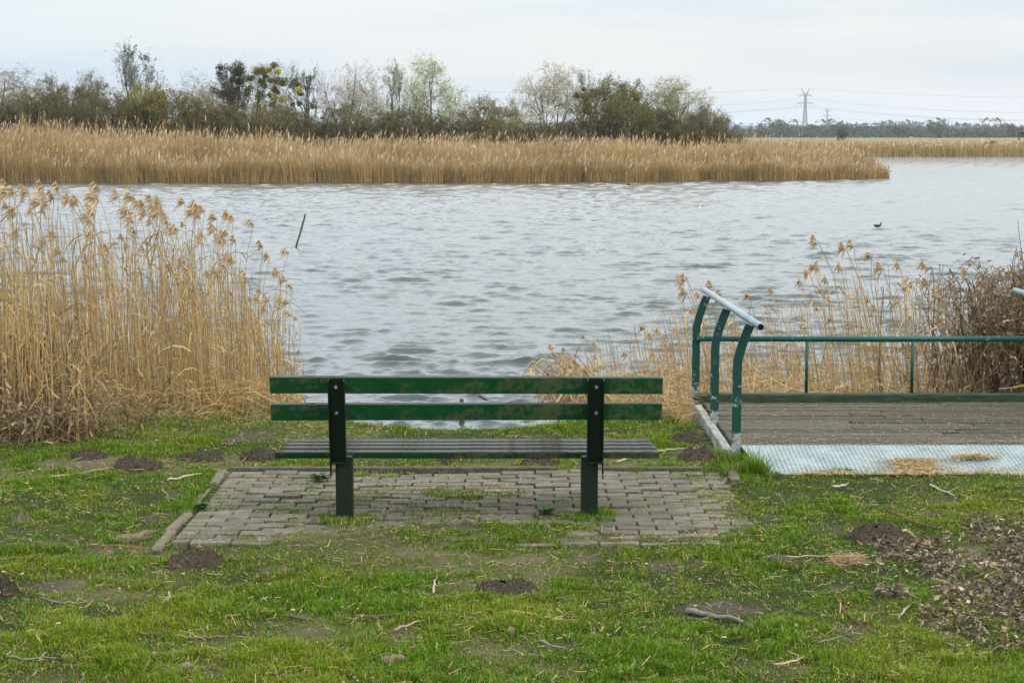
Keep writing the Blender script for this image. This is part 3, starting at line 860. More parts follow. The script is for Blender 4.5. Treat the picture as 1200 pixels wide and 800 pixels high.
# ------------------------------------------------------------------ trees
def grow(rng, st, dr, L, r, K, curve, up):
    n = len(st); P = np.empty((n, K, 3)); P[:, 0] = st; d = norm(dr)
    for i in range(1, K):
        d = norm(d + rng.normal(0, curve, (n, 3)) + np.array([0, 0, up])); P[:, i] = P[:, i - 1] + d * (L / (K - 1))[:, None]
    Rr = r[:, None] * np.linspace(1, .22, K)[None]; return P, Rr
def kids(rng, P, Rr, L, per, tmin, ang, ratio):
    n, K, _ = P.shape; idx = np.repeat(np.arange(n), per); m = len(idx)
    t_ = tmin + (1 - tmin) * rng.random(m); tt = t_ * (K - 1); i0 = np.minimum(tt.astype(int), K - 2); f = (tt - i0)[:, None]
    st = P[idx, i0] * (1 - f) + P[idx, i0 + 1] * f; tn = norm(P[idx, i0 + 1] - P[idx, i0])
    q = rng.normal(0, 1, (m, 3)); q = norm(q - tn * (q * tn).sum(1, keepdims=True))
    a = np.radians(ang * (.6 + .8 * rng.random(m)))[:, None]; d = tn * np.cos(a) + q * np.sin(a)
    LL = L[idx] * ratio * (1.15 - .55 * t_) * (.6 + .7 * rng.random(m)); r = (Rr[idx, i0] * .55)
    return st, d, LL, r
def make_tree(name, label, seed, x, y, H, W, stems=4, per=(8, 6, 6, 9), tilt=.35, bark=(.07, .06, .042), twig=(.10, .09, .06), buds=0, budcol=(.3, .3, .2), bs=.07,
              up=.06, rtrunk=.09, rmin=.008, blobs=None, group=None, cat='tree', low=.0, ang=48, tmin=.25, squash=1.0):
    rng = np.random.default_rng(seed)
    st = rng.normal(0, .06 * W, (stems, 3)) * np.array([1, 1, 0]); dr = rng.normal(0, tilt, (stems, 3)); dr[:, 2] = 1
    L = H * (.62 + .25 * rng.random(stems)); r = rtrunk * (.6 + .6 * rng.random(stems)) * H / 6
    LV = []; P, Rr = grow(rng, st, dr, L, r, 8, .10, up); LV.append((P, Rr))
    tm = [tmin, .2, .15, .1]
    for lv, pc in enumerate(per):
        s_, d, L, r = kids(rng, P, Rr, L, pc, tm[lv], ang, .62 if lv < 2 else .55)
        P, Rr = grow(rng, s_, d, L, np.maximum(r, rmin * (1 if lv > 1 else 1.5)), 5 if lv < 2 else 4, .16, up); LV.append((P, Rr))
    allp = np.concatenate([p.reshape(-1, 3) for p, _ in LV])
    zt = np.percentile(allp[:, 2], 97); xr = np.percentile(np.abs(allp[:, 0] - np.median(allp[:, 0])), 95); 
    sc = np.array([W / 2 / xr, W / 2 / xr, H / zt]); mx_ = np.array([np.median(allp[:, 0]), np.median(allp[:, 1]), 0])
    cen = np.array([0, 0, .5 * H]); rad = np.array([W / 2, W / 2, .5 * H])
    def shape(p, cut=False):
        if not cut: return p
        q = (p[:, -1] - cen) / rad; up_ = q[:, 2] > 0
        d = np.where(up_, np.linalg.norm(q, axis=-1), np.linalg.norm(q[:, :2], axis=-1)); return p[d < 1.0 + .09 * rng.normal(size=len(p))]
    root = empty(name, (x, y, float(zg(x, y)) - .05)); tag(root, label, cat, group)
    tr = MB(); cr = MB()
    for i, (p, rr) in enumerate(LV):
        p = (p - mx_) * sc
        if i >= 1:
            q_ = (p[:, -1] - cen) / rad; d_ = np.where(q_[:, 2] > 0, np.linalg.norm(q_, axis=-1), np.linalg.norm(q_[:, :2], axis=-1)); k_ = d_ < 1.0 + .10 * rng.normal(size=len(p)); p = p[k_]; rr = rr[k_]
        p[:, :, 2] = np.maximum(p[:, :, 2], 0)
        n = len(p)
        if i == len(LV) - 1:
            V, F = ribbons(p, rr * 2.2, norm(rng.normal(0, 1, (n, 3)))); q = p.shape[1] * 2
        else:
            q = 6 if i == 0 else (4 if i < 3 else 3); V, F = tubes(p, rr, q); q *= p.shape[1]
        c = np.array(bark if i < 2 else [1.9 * twig[0], 1.75 * twig[1], 1.45 * twig[2]]) * (.7 + .6 * rng.random((n, 1)))
        (tr if i < 2 else cr).add(V, F, np.repeat(c, q, 0)); last = p
    if buds:
        flat = np.concatenate([shape((p - mx_) * sc, True)[:, 1:].reshape(-1, 3) for p, _ in LV[-2:]])
        if low: flat = flat[flat[:, 2] > low * H]
        b_ = flat[rng.integers(len(flat), size=buds)] + rng.normal(0, .03, (buds, 3)); b_[:, 2] = np.maximum(b_[:, 2], .05)
        leafq(cr, rng, b_, bs, budcol)
    if blobs:
        for (bx, by_, bz, br, cnt, colr, s_) in blobs:
            q = norm(rng.normal(0, 1, (cnt, 3))) * (rng.random((cnt, 1)) ** .45) * br * np.array([1, 1, .85]) + np.array([bx, by_, bz])
            leafq(cr, rng, q, s_, colr)
    tr.build('trunk', M['bark'], root); cr.build('crown', M['foliage'], root); return root
OL = (.075, .07, .028); GRY = (.16, .15, .13); DK = (.045, .04, .024)
def tpos(px, top, w, Yd):
    k_ = F_PX / Yd; x = (px - 600) / k_; zt = CAMZ + (157 - top) / k_; H = zt - float(zg(x, Yd)) + .05; return x, Yd, H, w / k_
TR = [
 # px, top, width, Y, label, kwargs
 (14, 74, 95, 128, 'bare olive-grey tree at the left edge of the island wood', dict(twig=(.1, .095, .05), buds=5000, budcol=(.24, .22, .09))),
 (62, 90, 80, 124, 'low rounded bare shrub tree second from the left on the island', dict(twig=(.085, .075, .045), buds=4000, budcol=(.2, .17, .07))),
 (105, 84, 90, 130, 'dark branching bare tree with visible limbs left of the tallest tree', dict(twig=(.075, .07, .05), buds=2500, budcol=(.2, .18, .09), stems=3)),
 (160, 48, 62, 132, 'tallest tree on the island, slender with a thin see-through grey top', dict(twig=(.13, .14, .13), stems=2, tilt=.12, per=(9, 6, 5, 3), up=.2, buds=4000, budcol=(.17, .19, .17), bs=.10, tmin=.45)),
 (178, 96, 78, 118, 'rounded olive-yellow bush below the tallest tree', dict(twig=(.12, .11, .03), stems=7, buds=9000, budcol=(.26, .23, .045), bs=.09)),
 (238, 86, 85, 128, 'sparse pale bare tree between the olive bush and the dark ivy tree', dict(twig=(.15, .145, .11), buds=2500, budcol=(.18, .18, .12))),
 (276, 68, 52, 122, 'dark ivy-clad upright tree left of the yellow one', dict(twig=(.06, .06, .04), stems=4, tilt=.13, up=.2, blobs='ivy')),
 (316, 66, 56, 120, 'tree with bright yellow-green clumps of leaves', dict(twig=(.09, .085, .04), stems=4, tilt=.12, up=.2, blobs='yellow')),
 (357, 74, 60, 124, 'thin dark tree with green clumps right of the yellow one', dict(twig=(.09, .08, .06), stems=3, tilt=.18, blobs='few')),
 (420, 68, 82, 122, 'rounded pinkish-white blossoming tree', dict(twig=(.16, .15, .125), stems=5, buds=20000, budcol=(.70, .67, .62), bs=.06, low=.35)),
 (463, 70, 40, 126, 'narrow bare tree between the two blossoming trees', dict(twig=(.14, .135, .11), stems=2, tilt=.12, up=.2, buds=2500, budcol=(.3, .3, .22))),
 (503, 67, 92, 120, 'greenish-white blossoming tree with spreading fan-like limbs', dict(twig=(.16, .16, .12), stems=6, tilt=.5, buds=20000, budcol=(.74, .80, .58), bs=.06, low=.2)),
 (572, 112, 72, 118, 'low olive shrub in the gap between the tree groups', dict(twig=(.12, .115, .06), stems=7, buds=6000, budcol=(.2, .2, .09))),
 (606, 110, 46, 126, 'small pale whitish shrub in the gap beside the olive shrub', dict(twig=(.22, .22, .18), stems=4, buds=5000, budcol=(.7, .7, .6))),
 (652, 75, 98, 120, 'broad white-blossoming tree with a rounded open crown', dict(twig=(.17, .16, .13), stems=6, tilt=.42, buds=20000, budcol=(.78, .76, .68), bs=.06, low=.3)),
 (686, 84, 38, 118, 'thin green-tufted tree standing right of the broad white one', dict(twig=(.10, .10, .05), stems=2, tilt=.12, up=.2, blobs='few')),
 (722, 90, 98, 119, 'dense dark olive tree right of the broad white one', dict(twig=(.085, .08, .035), stems=8, tilt=.42, buds=12000, budcol=(.19, .165, .045), bs=.09)),
 (790, 92, 92, 121, 'pale green budding tree above dark brush near the right end', dict(twig=(.13, .13, .08), stems=6, tilt=.4, buds=13000, budcol=(.42, .43, .24), bs=.06)),
 (826, 122, 60, 118, 'last low brown bush at the right end of the island wood', dict(twig=(.095, .08, .055), stems=7, tilt=.5, buds=1800, budcol=(.13, .115, .06))),
]
for i, (px, top, w, Yd, lab, kw) in enumerate(TR):
    x, y, H, W = tpos(px, top, w * 1.12, Yd); bl = kw.pop('blobs', None); rb = np.random.default_rng(900 + i)
    if bl == 'ivy':
        kw['blobs'] = [(rb.normal(0, .62), rb.normal(0, .4), H * (.42 + .5 * rb.random()), .2 + .26 * rb.random(), 190, (.055, .066, .03), .10) for _ in range(40)]
    elif bl == 'yellow':
        kw['blobs'] = [(rb.normal(0, .68), rb.normal(-.5, .3), H * (.36 + .6 * rb.random()), .14 + .24 * rb.random(), 230, (.38, .33, .018) if rb.random() < .5 else (.11, .13, .03), .10) for _ in range(40)]
    elif bl == 'few':
        kw['blobs'] = [(rb.normal(0, .5), rb.normal(-.2, .3), H * (.5 + .35 * rb.random()), .16 + .16 * rb.random(), 160, (.07, .085, .02), .10) for _ in range(9)]
    make_tree('bare_tree' if 'bush' not in lab and 'shrub' not in lab else 'shrub', lab, 300 + i, x, y, H, W, group='trees on the island', cat='tree' if 'bush' not in lab and 'shrub' not in lab else 'shrub', **kw)
# dark brush between the trunks
BR = [(-40, 98), (10, 104), (50, 100), (75, 108), (105, 104), (140, 106), (205, 104), (245, 112), (270, 122), (295, 124), (340, 126), (385, 126), (440, 126), (480, 130), (535, 134), (590, 140), (630, 140), (670, 138), (715, 132), (765, 128), (800, 138), (838, 146)]
for i, (px, top) in enumerate(BR):
    x, y, H, W = tpos(px, top - 1 + 7 * R0.normal(), 70 + 50 * R0.random(), 114 + 4 * R0.random())
    make_tree('shrub', 'dark brown leafless thicket bush behind the island reeds', 500 + i, x, y, H, W, stems=9, per=(6, 6, 5, 7), tilt=.55, twig=(.055, .046, .026), bark=(.045, .036, .026), buds=11000,
              budcol=(.15, .128, .06) if i % 3 else (.2, .175, .06), bs=.065, group='brush between the island trees', cat='shrub')
# distant tree line
protos = []
FT = []
rf = np.random.default_rng(61)
px = 838.0
while px < 1215:
    FT.append((px, 147 - 4 * rf.random() - 6 * (rf.random() > .75), 850 + 120 * rf.random())); px += 8.5 + 6 * rf.random()
for extra in ((928, 139, 900), (1095, 137, 880), (1103, 139, 890), (985, 141, 870)): FT.append(extra)
FL = ['rounded grey-green tree in the distant tree line', 'open-crowned bare tree rising from the distant tree line', 'low dark bushy tree in the distant tree line', 'narrow pale tree in the distant tree line']
for i in range(4):
    protos.append(make_tree('distant_tree', FL[i], 700 + i, 0, 900, 10, (10, 9, 12, 5)[i], stems=(3, 2, 5, 2)[i], per=(6, 5, 4, 3), tilt=(.3, .3, .5, .12)[i], rmin=.07, rtrunk=.25,
                            twig=((.11, .115, .07), (.12, .115, .09), (.07, .075, .045), (.15, .15, .12))[i], buds=(1500, 500, 2200, 500)[i], budcol=((.11, .12, .06), (.13, .13, .08), (.06, .07, .04), (.17, .17, .13))[i], bs=.55, group='trees of the distant tree line'))
usedp = set()
for (px, top, Yd) in FT:
    i = int(rf.integers(4)) if top > 140 else 1; p = protos[i]
    if i in usedp: o = copy_tree(p)
    else: o = p; usedp.add(i)
    k_ = F_PX / Yd; H = (157 - top) / k_ + 2; s_ = H / 10
    o.location = ((px - 600) / k_, Yd, .1); o.rotation_euler = (0, 0, rf.random() * 6.28); o.scale = (s_ * (1 + .25 * rf.random()), s_, s_)
# hedge-like wood mass beneath and beyond them
n = 60000; x = -420 + 840 * rf.random(n); y = 900 + 60 * rf.random(n); zt = (4.2 + 2.2 * fbm(x * .035, y * .02, 3) + 1.2 * vn(x * .2, 5)); z = .1 + zt * rf.random(n) ** .75
mb = MB(); leafq(mb, rf, np.stack([x, y, z], 1), 1.5, (.075, .08, .045)); 
g = mb.build('wood', M['foliage']); tag(g, kind='stuff', label='dark hedge-like wood along the horizon')
n = 24000; x = -900 + 2600 * rf.random(n); y = 2300 + 80 * rf.random(n); z = .1 + (14 + 6 * fbm(x * .008, y * .01, 3)) * rf.random(n) ** .8
mb = MB(); leafq(mb, rf, np.stack([x, y, z], 1), 6, (.07, .08, .05)); g = mb.build('wood', M['foliage']); tag(g, kind='stuff', label='farthest bluish wood on the horizon')
# lone bushes on the meadow edge
for px, top, Yd, w, lab in ((985, 148, 430, 14, 'small dark lone bush standing on the far meadow'), (1160, 161, 330, 22, 'low flat bush at the edge of the far reed belt')):
    k_ = F_PX / Yd; make_tree('shrub', lab, 800 + px, (px - 600) / k_, Yd, (157 - top) / k_ + 1.9 if top < 157 else .8, w / k_, stems=5, per=(6, 5, 4, 3), rmin=.03, twig=(.08, .07, .05), buds=900, budcol=(.08, .07, .04), bs=.2, cat='shrub')

# near bare branch reaching in at the left edge
x = -4.75
make_tree('bare_tree', 'bare tree left of the picture whose lichened twigs reach in at the left edge', 77, -4.62, 14.6, 3.4, 1.9, stems=2, per=(6, 5, 4, 0), tilt=.25, twig=(.05, .045, .035), bark=(.05, .043, .033), buds=160, budcol=(.14, .15, .04), bs=.02, rtrunk=.055, rmin=.003)

# ------------------------------------------------------------------ tangles near the bank
def tangle(name, label, seed, c, rad, nst, nlf, lcol, scol, leaf=.05, cat='bush'):
    rng = np.random.default_rng(seed); root = empty(name, (c[0], c[1], 0)); tag(root, label, cat)
    n = nst; b = np.stack([rng.normal(0, rad[0] * .45, n), rng.normal(0, rad[1] * .45, n), np.full(n, -.05)], 1)
    a = rng.random(n) * 2 * PI; out = np.stack([np.cos(a), np.sin(a), 0 * a], 1); s_ = np.linspace(0, 1, 9)
    L = (.35 + .75 * rng.random(n)); P = b[:, None] + out[:, None] * (rad[0] * .75 * L[:, None, None] * s_[None, :, None])
    hz = rad[2] * (.35 + .75 * rng.random(n)); P[:, :, 2] += hz[:, None] * (2.3 * s_ - 1.55 * s_ ** 2.2)[None]; P[:, 1:] += rng.normal(0, .022, (n, 8, 3)).cumsum(1)
    P[:, :, 2] = np.maximum(P[:, :, 2], .0)
    V, F = tubes(P, np.linspace(1, .4, 9)[None] * (.0022 + .0035 * rng.random((n, 1)) ** 2), 4); mb = MB()
    cc = np.array(scol) * (.5 + .9 * rng.random((n, 1))); mb.add(V, F, np.repeat(cc, 36, 0)); mb.build('stems', M['bark'], root)
    m = nlf; i = rng.integers(n, size=m); j = rng.integers(1, 9, size=m); st = P[i, j] + rng.normal(0, .03, (m, 3))
    d = norm(rng.normal(0, 1, (m, 3)) + np.array([0, 0, -.5])); LL = leaf * (.5 + 1.1 * rng.random(m)); s3 = np.linspace(0, 1, 4)
    Q = st[:, None] + d[:, None] * (LL[:, None, None] * s3[None, :, None]); Q += rng.normal(0, .006, Q.shape); Q[:, :, 2] = np.maximum(Q[:, :, 2], .0)
    V, F = ribbons(Q, np.array([.3, 1, .8, .1])[None] * (leaf * .32 * (.4 + .9 * rng.random(m)))[:, None], norm(rng.normal(0, 1, (m, 3))))
    mb = MB(); c2 = np.array(lcol) * (.4 + 1.0 * rng.random((m, 1))); mb.add(V, F, np.repeat(c2, 8, 0)); mb.build('dead_leaves', M['leaf'], root)
    return root
br = tangle('bramble_bush', 'brown tangled heap of dead bramble at the right edge behind the platform railing', 51, (3.94, 14.25), (.64, .6, 1.06), 800, 6500, (.26, .17, .09), (.18, .125, .078), .05)
mb = MB(); 
OXB = -.24
mb.tube([(-.30, -.74, .17), (-.18, -.75, .20), (-.10, -.78, .27), (.0, -.79, .31)], [.009, .007, .011, .006], 6, True, (.32, .23, .02)); mb.tube([(.0, -.79, .31), (.12, -.8, .36), (.22, -.8, .46)], [.006, .007, .006], 6, True, (.2, .165, .12)); mb.build('lichen_branch', M['bark'], br)
mb = MB(); mb.tube([(-.4, -.72, .16), (-.16, -.72, .18), (.05, -.76, .36), (.25, -.8, .7)], [.004, .005, .006, .006], 5, True, (.34, .32, .29)); mb.tube([(-.1, -.85, .07), (-.03, -.8, .2), (.12, -.75, .5)], [.004, .005, .006], 5, True, (.36, .34, .30)); mb.build('pale_twig', M['bark'], br)
mb = MB()
for q in range(7):
    x0 = -.1 + .35 * R0.random(); mb.tube([(x0, 0, .5), (x0 - .05 + .1 * R0.random(), 0, .85), (x0 - .12 + .12 * R0.random(), .05, 1.05 + .35 * R0.random())], [.005, .0035, .0018], 5, True, (.07, .05, .04))
mb.build('upright_twig', M['bark'], br)
tangle('dead_bush', 'grey tangled heap of dead stems at the foot of the left reeds', 52, (-3.25, 12.35), (.62, .5, .40), 420, 1300, (.24, .17, .09), (.19, .135, .075), .06)
tangle('dead_bush', 'twiggy bush with a few dark green leaves inside the left reeds', 53, (-3.35, 13.0), (.5, .4, .85), 110, 500, (.22, .175, .10), (.12, .10, .07), .05)

# ------------------------------------------------------------------ small things in and on the water
def pole(name, label, a, b, r, mat='post_wood', cat='post', group=None):
    mb = MB(); a = np.array(a); b = np.array(b); ks = np.linspace(0, 1, 6); P = a[None] + (b - a)[None] * ks[:, None]; P[1:-1] += R0.normal(0, r * .06, (4, 3))
    mb.tube(P - a, r * (1.05 - .15 * ks + R0.normal(0, .05, 6)), 9); o = mb.build(name, M[mat], None, True); o.location = a; tag(o, label, cat, group); return o
b_ = ground(342, 290, WZ); t_ = at(358, 251, b_[1]); pole('stake', 'dark wooden stake leaning out of the open water', (b_[0], b_[1], WZ - .3), t_, .022, cat='stake')
for px, py0, py1, r, lab in ((542, 503, 467, .020, 'thin wooden post in the water, left of the pair seen through the bench'), (610, 506, 494, .022, 'left stump of the pair of short posts at the bank'), (617, 506, 494, .021, 'right stump of the pair of short posts at the bank'), (446, 506, 496, .03, 'short dark stump at the bank behind the bench post')):
    x, y = ground(px, 496, WZ); t_ = at(px - 1, py1, y); pole('water_post', lab, (x, y, WZ - .3), t_, r, group='old posts at the bank')
x, y = ground(570, 470, WZ); pole('floating_stick', 'dark stick poking from the water seen between the bench slats', (x - .07, y, WZ + .05), (x + .1, y - .05, WZ - .03), .011, cat='stick')

def bird_swim(name, label, px, py, sc):
    x, y = ground(px, py, WZ); root = empty(name, (x, y, WZ)); tag(root, label, 'bird'); root.scale = (sc,) * 3
    bm = bmesh.new(); bmesh.ops.create_uvsphere(bm, u_segments=16, v_segments=10, radius=1)
    for v_ in bm.verts:
        q = v_.co; tail = max(0, -q.x); v_.co = Vector((q.x * .16, q.y * .075 * (1 - .45 * tail), q.z * .07 * (1 - .3 * tail) + .04 + .05 * tail * tail))
    bm.verts.index_update(); mb = MB(); mb.bm(bm)
    mb.tube([(.10, 0, .06), (.135, 0, .11), (.15, 0, .15)], [.04, .028, .026], 10)
    bm = bmesh.new(); bmesh.ops.create_uvsphere(bm, u_segments=12, v_segments=8, radius=.036, matrix=Matrix.Translation((.16, 0, .165))); bm.verts.index_update(); mb.bm(bm)
    mb.build('body', M['bird_black'], root, True)
    mb = MB(); mb.tube([(.185, 0, .165), (.205, 0, .160), (.225, 0, .155)], [.014, .010, .002], 8); mb.build('beak', M['bird_white'], root, True); return root
bird_swim('coot', 'black coot swimming on the open water towards the right', 1028, 266, .62)
o = bird_swim('coot', 'tiny black bird on the water in front of the island reeds', 736, 217, .6)
def bird_fly(name, label, p, sc, bank):
    root = empty(name, p); tag(root, label, 'bird'); root.scale = (sc,) * 3; root.rotation_euler = (0, bank, .5)
    bm = bmesh.new(); bmesh.ops.create_uvsphere(bm, u_segments=12, v_segments=8, radius=1)
    for v_ in bm.verts: v_.co = Vector((v_.co.x * .05 * (1.1 - .2 * v_.co.y), v_.co.y * .2, v_.co.z * .05))
    bm.verts.index_update(); mb = MB(); mb.bm(bm); mb.build('body', M['bird_white'], root, True)
    for s_ in (-1, 1):
        pts = np.array([[s_ * .03, .06, .02], [s_ * .22, .11, .09], [s_ * .5, -.03, .06]]); ch = np.array([.06, .055, .008])
        V = np.concatenate([pts + np.array([0, 1, 0]) * ch[:, None], pts - np.array([0, 1, 0]) * ch[:, None], pts + np.array([0, 0, .008])])
        F = np.array([[0, 1, 7, 6], [1, 2, 8, 7], [6, 7, 4, 3], [7, 8, 5, 4], [0, 3, 4, 1], [1, 4, 5, 2]])
        mb = MB(); mb.add(V, F); mb.build('wing', M['bird_white'] if s_ > 0 else M['bird_grey'], root)
    return root
bird_fly('gull', 'white gull flying low over the lake', at(820, 244, 48), .27, -.9)
bird_fly('gull', 'white bird above the distant reed belt on the right', at(1098, 170, 204), .55, .1)

# ------------------------------------------------------------------ horizon: pylons, wires, buildings, hide
def make_pylon(label, x, y):
    root = empty('pylon', (x, y, 0)); tag(root, label, 'pylon', 'power pylons on the horizon')
    mb = MB(); H = 43; hw = lambda z: 2.9 - 1.75 * min(z / 30, 1) - .25 * max(0, (z - 30) / 13)
    def bar(a, b, r=.22): mb.tube([a, tuple((np.array(a) + np.array(b)) / 2), b], r, 4, False)
    lv = [0, 6, 12, 17.5, 22.5, 27, 31, 35, 39, 43]
    for sx in (-1, 1):
        for sy in (-1, 1):
            for a, b in zip(lv[:-1], lv[1:]): bar((sx * hw(a), sy * hw(a), a), (sx * hw(b), sy * hw(b), b), .21)
    for a, b in zip(lv[:-1], lv[1:]):
        for s_ in (-1, 1):
            bar((-hw(a), s_ * hw(a), a), (hw(b), s_ * hw(b), b)); bar((hw(a), s_ * hw(a), a), (-hw(b), s_ * hw(b), b))
            bar((s_ * hw(a), -hw(a), a), (s_ * hw(b), hw(b), b)); bar((s_ * hw(a), hw(a), a), (s_ * hw(b), -hw(b), b))
            bar((-hw(b), s_ * hw(b), b), (hw(b), s_ * hw(b), b))
    mb.build('tower', M['pylon_steel'], root)
    for z, w in ((34, 8.6), (42, 6.6)):
        mb = MB()
        for s_ in (-1, 1):
            for sy in (-1, 1):
                bar((s_ * 1, sy * 1, z), (s_ * w, 0, z), .2); bar((s_ * 1, sy * 1, z + 1.6), (s_ * w, 0, z + .1), .2)
            for q in (.3, .6): bar((s_ * (1 + (w - 1) * q), 0, z), (s_ * (1 + (w - 1) * q), 0, z + 1.6 * (1 - q)), .15)
        arm = mb.build('cross_arm', M['pylon_steel'], root)
        for s_ in (-1, 1):
            for q in ((1.0, .55) if z == 34 else (1.0,)):
                mb = MB(); mb.tube([(s_ * w * q, 0, z), (s_ * w * q, 0, z - 1.6), (s_ * w * q, 0, z - 3.2)], .22, 6); mb.build('insulator', M['wire'], arm)
    for s_ in (-1, 1):
        mb = MB()
        for sy in (-1, 1): bar((s_ * .3, sy * .6, 43), (s_ * 4.6, 0, 49.8), .24); bar((s_ * 1, sy * .6, 42.6), (s_ * 4.6, 0, 49.8), .24)
        mb.build('earth_peak', M['pylon_steel'], root)
p1 = (310, 2000); p2 = (562, 3370)
make_pylon('nearer, taller-looking lattice power pylon on the horizon', *p1)
make_pylon('farther, smaller-looking lattice power pylon on the horizon', *p2)
def wires(label, a, b, sag):
    mb = MB(); s_ = np.linspace(0, 1, 40); dv = np.array([b[0] - a[0], b[1] - a[1]]); pr = np.array([1.0, 0]) 
    for off, z in ((-8.6, 30.8), (-4.7, 30.8), (4.7, 30.8), (8.6, 30.8), (-6.6, 38.8), (6.6, 38.8), (-4.6, 49.8), (4.6, 49.8)):
        P = np.stack([a[0] + off + dv[0] * s_, a[1] + dv[1] * s_, z - sag * 4 * s_ * (1 - s_) * (.6 if z > 45 else 1)], 1); mb.tube(P, .06, 4, False)
    o = mb.build('power_line', M['wire']); tag(o, label, 'power line', 'overhead wires'); 
wires('overhead wires running left from the nearer pylon', p1, (-150, 1900), 11)
wires('overhead wires running right from the nearer pylon', p1, (820, 2120), 14)
wires('overhead wires around the farther pylon on the right', p2, (1300, 3300), 14)
def hall(label, px0, px1, ytop, Yd):
    k_ = F_PX / Yd; x0 = (px0 - 600) / k_; x1 = (px1 - 600) / k_; H = (157 - ytop) / k_ + 2; w = x1 - x0
    root = empty('warehouse', ((x0 + x1) / 2, Yd, 0)); tag(root, label, 'building', 'blue halls on the horizon')
    mb = MB(); mb.box((0, 30, H / 2), (w, 60, H)); mb.build('wall', M['blue_cladding'], root)
    bm = bmesh.new()
    pts = [(-w / 2 - .5, -.6, H), (w / 2 + .5, -.6, H), (w / 2 + .5, 30, H + 1.2), (-w / 2 - .5, 30, H + 1.2), (w / 2 + .5, 60.6, H), (-w / 2 - .5, 60.6, H)]
    mb = MB(); mb.add(np.array(pts) + np.array([0, 0, .05]), np.array([[0, 1, 2, 3], [3, 2, 4, 5]])); mb.add(np.array([pts[1], pts[4], pts[2]]) , np.array([[0, 1, 2]])); mb.add(np.array([pts[0], pts[3], pts[5]]), np.array([[0, 1, 2]])); mb.build('roof', M['grey_roof'], root)
    mb = MB()
    for q in range(4): mb.box((-w * .36 + w * .24 * q, -.15, 2.3), (w * .1, .3, 4.6))
    mb.build('loading_door', M['grey_roof'], root)
hall('long pale blue hall on the horizon left of the pylons', 853, 904, 147.5, 2200)
hall('short blue hall on the horizon between the pylons and the tall trees', 989, 1002, 149, 2200)
hall('blue box-shaped hall right of the farther pylon', 1016, 1029, 148, 2200)
Yd = 520; k_ = F_PX / Yd
root = empty('hunting_hide', ((1194.5 - 600) / k_, Yd, .1)); tag(root, 'small dark wooden hide on stilts by the far meadow at the right edge', 'hide')
mb = MB(); mb.box((0, 0, 1.75), (2.0, 1.8, 1.5)); w_ = mb.build('cabin', M['hut_wood'], root)
mb = MB(); mb.box((0, -.91, 1.95), (1.3, .06, .35)); mb.build('window_slot', M['hollow_shade'], w_)
mb = MB(); mb.box((0, 0, 2.55), (2.5, 2.2, .12), 0, Matrix.Rotation(.12, 4, 'X')); mb.build('roof', M['hut_wood'], root)
for sx in (-.85, .85):
    for sy in (-.75, .75): mb = MB(); mb.box((sx, sy, .5), (.16, .16, 1.02)); mb.build('stilt', M['hut_wood'], root)

# ------------------------------------------------------------------ twigs, bark, leaves lying on the lawn
def litter_stick(name, label, pts, r, colr, lift=.012, flat=False, cat='twig', group='sticks on the lawn'):
    r *= .72
    W_ = []
    for (px, py) in pts:
        x, y = ground(px, py); W_.append((x, y, float(zg(x, y)) + lift * .8))
    W_ = np.array(W_); n = 9; tt = np.linspace(0, len(W_) - 1, n); i0 = np.minimum(tt.astype(int), len(W_) - 2); f = (tt - i0)[:, None]
    P = W_[i0] * (1 - f) + W_[i0 + 1] * f; P[1:-1] += R0.normal(0, r * .5, (n - 2, 3)) * np.array([1, 1, .4]); P[:, 2] += .008 * R0.random(n)
    c = P.mean(0); mb = MB()
    if flat: 
        V, F = ribbons((P - c)[None], (np.array([.3, .8, 1, 1, 1, 1, .9, .7, .2]) * r * 2)[None], norm(np.array([[.2, .7, .6]]))); mb.add(V, F, colr)
    else:
        mb.tube(P - c, r * np.linspace(1.1, .6, n) * (1 + R0.normal(0, .1, n)), 7, True, colr)
        if len(pts) > 1 and r < .012 and R0.random() < .6:
            q = P[5] - c; mb.tube([q, q + R0.normal(0, .02, 3) + np.array([0, 0, .012]), q + R0.normal(0, .035, 3) + np.array([0, 0, .01])], [r * .5, r * .45, r * .3], 5, True, colr)
    o = mb.build(name, M['litter'], None, not flat); o.location = c; tag(o, label, cat, group); return o
BRN = (.12, .085, .06); PAL = (.42, .36, .27); STR = (.46, .36, .19); GR = (.19, .165, .14); RED = (.15, .075, .045)
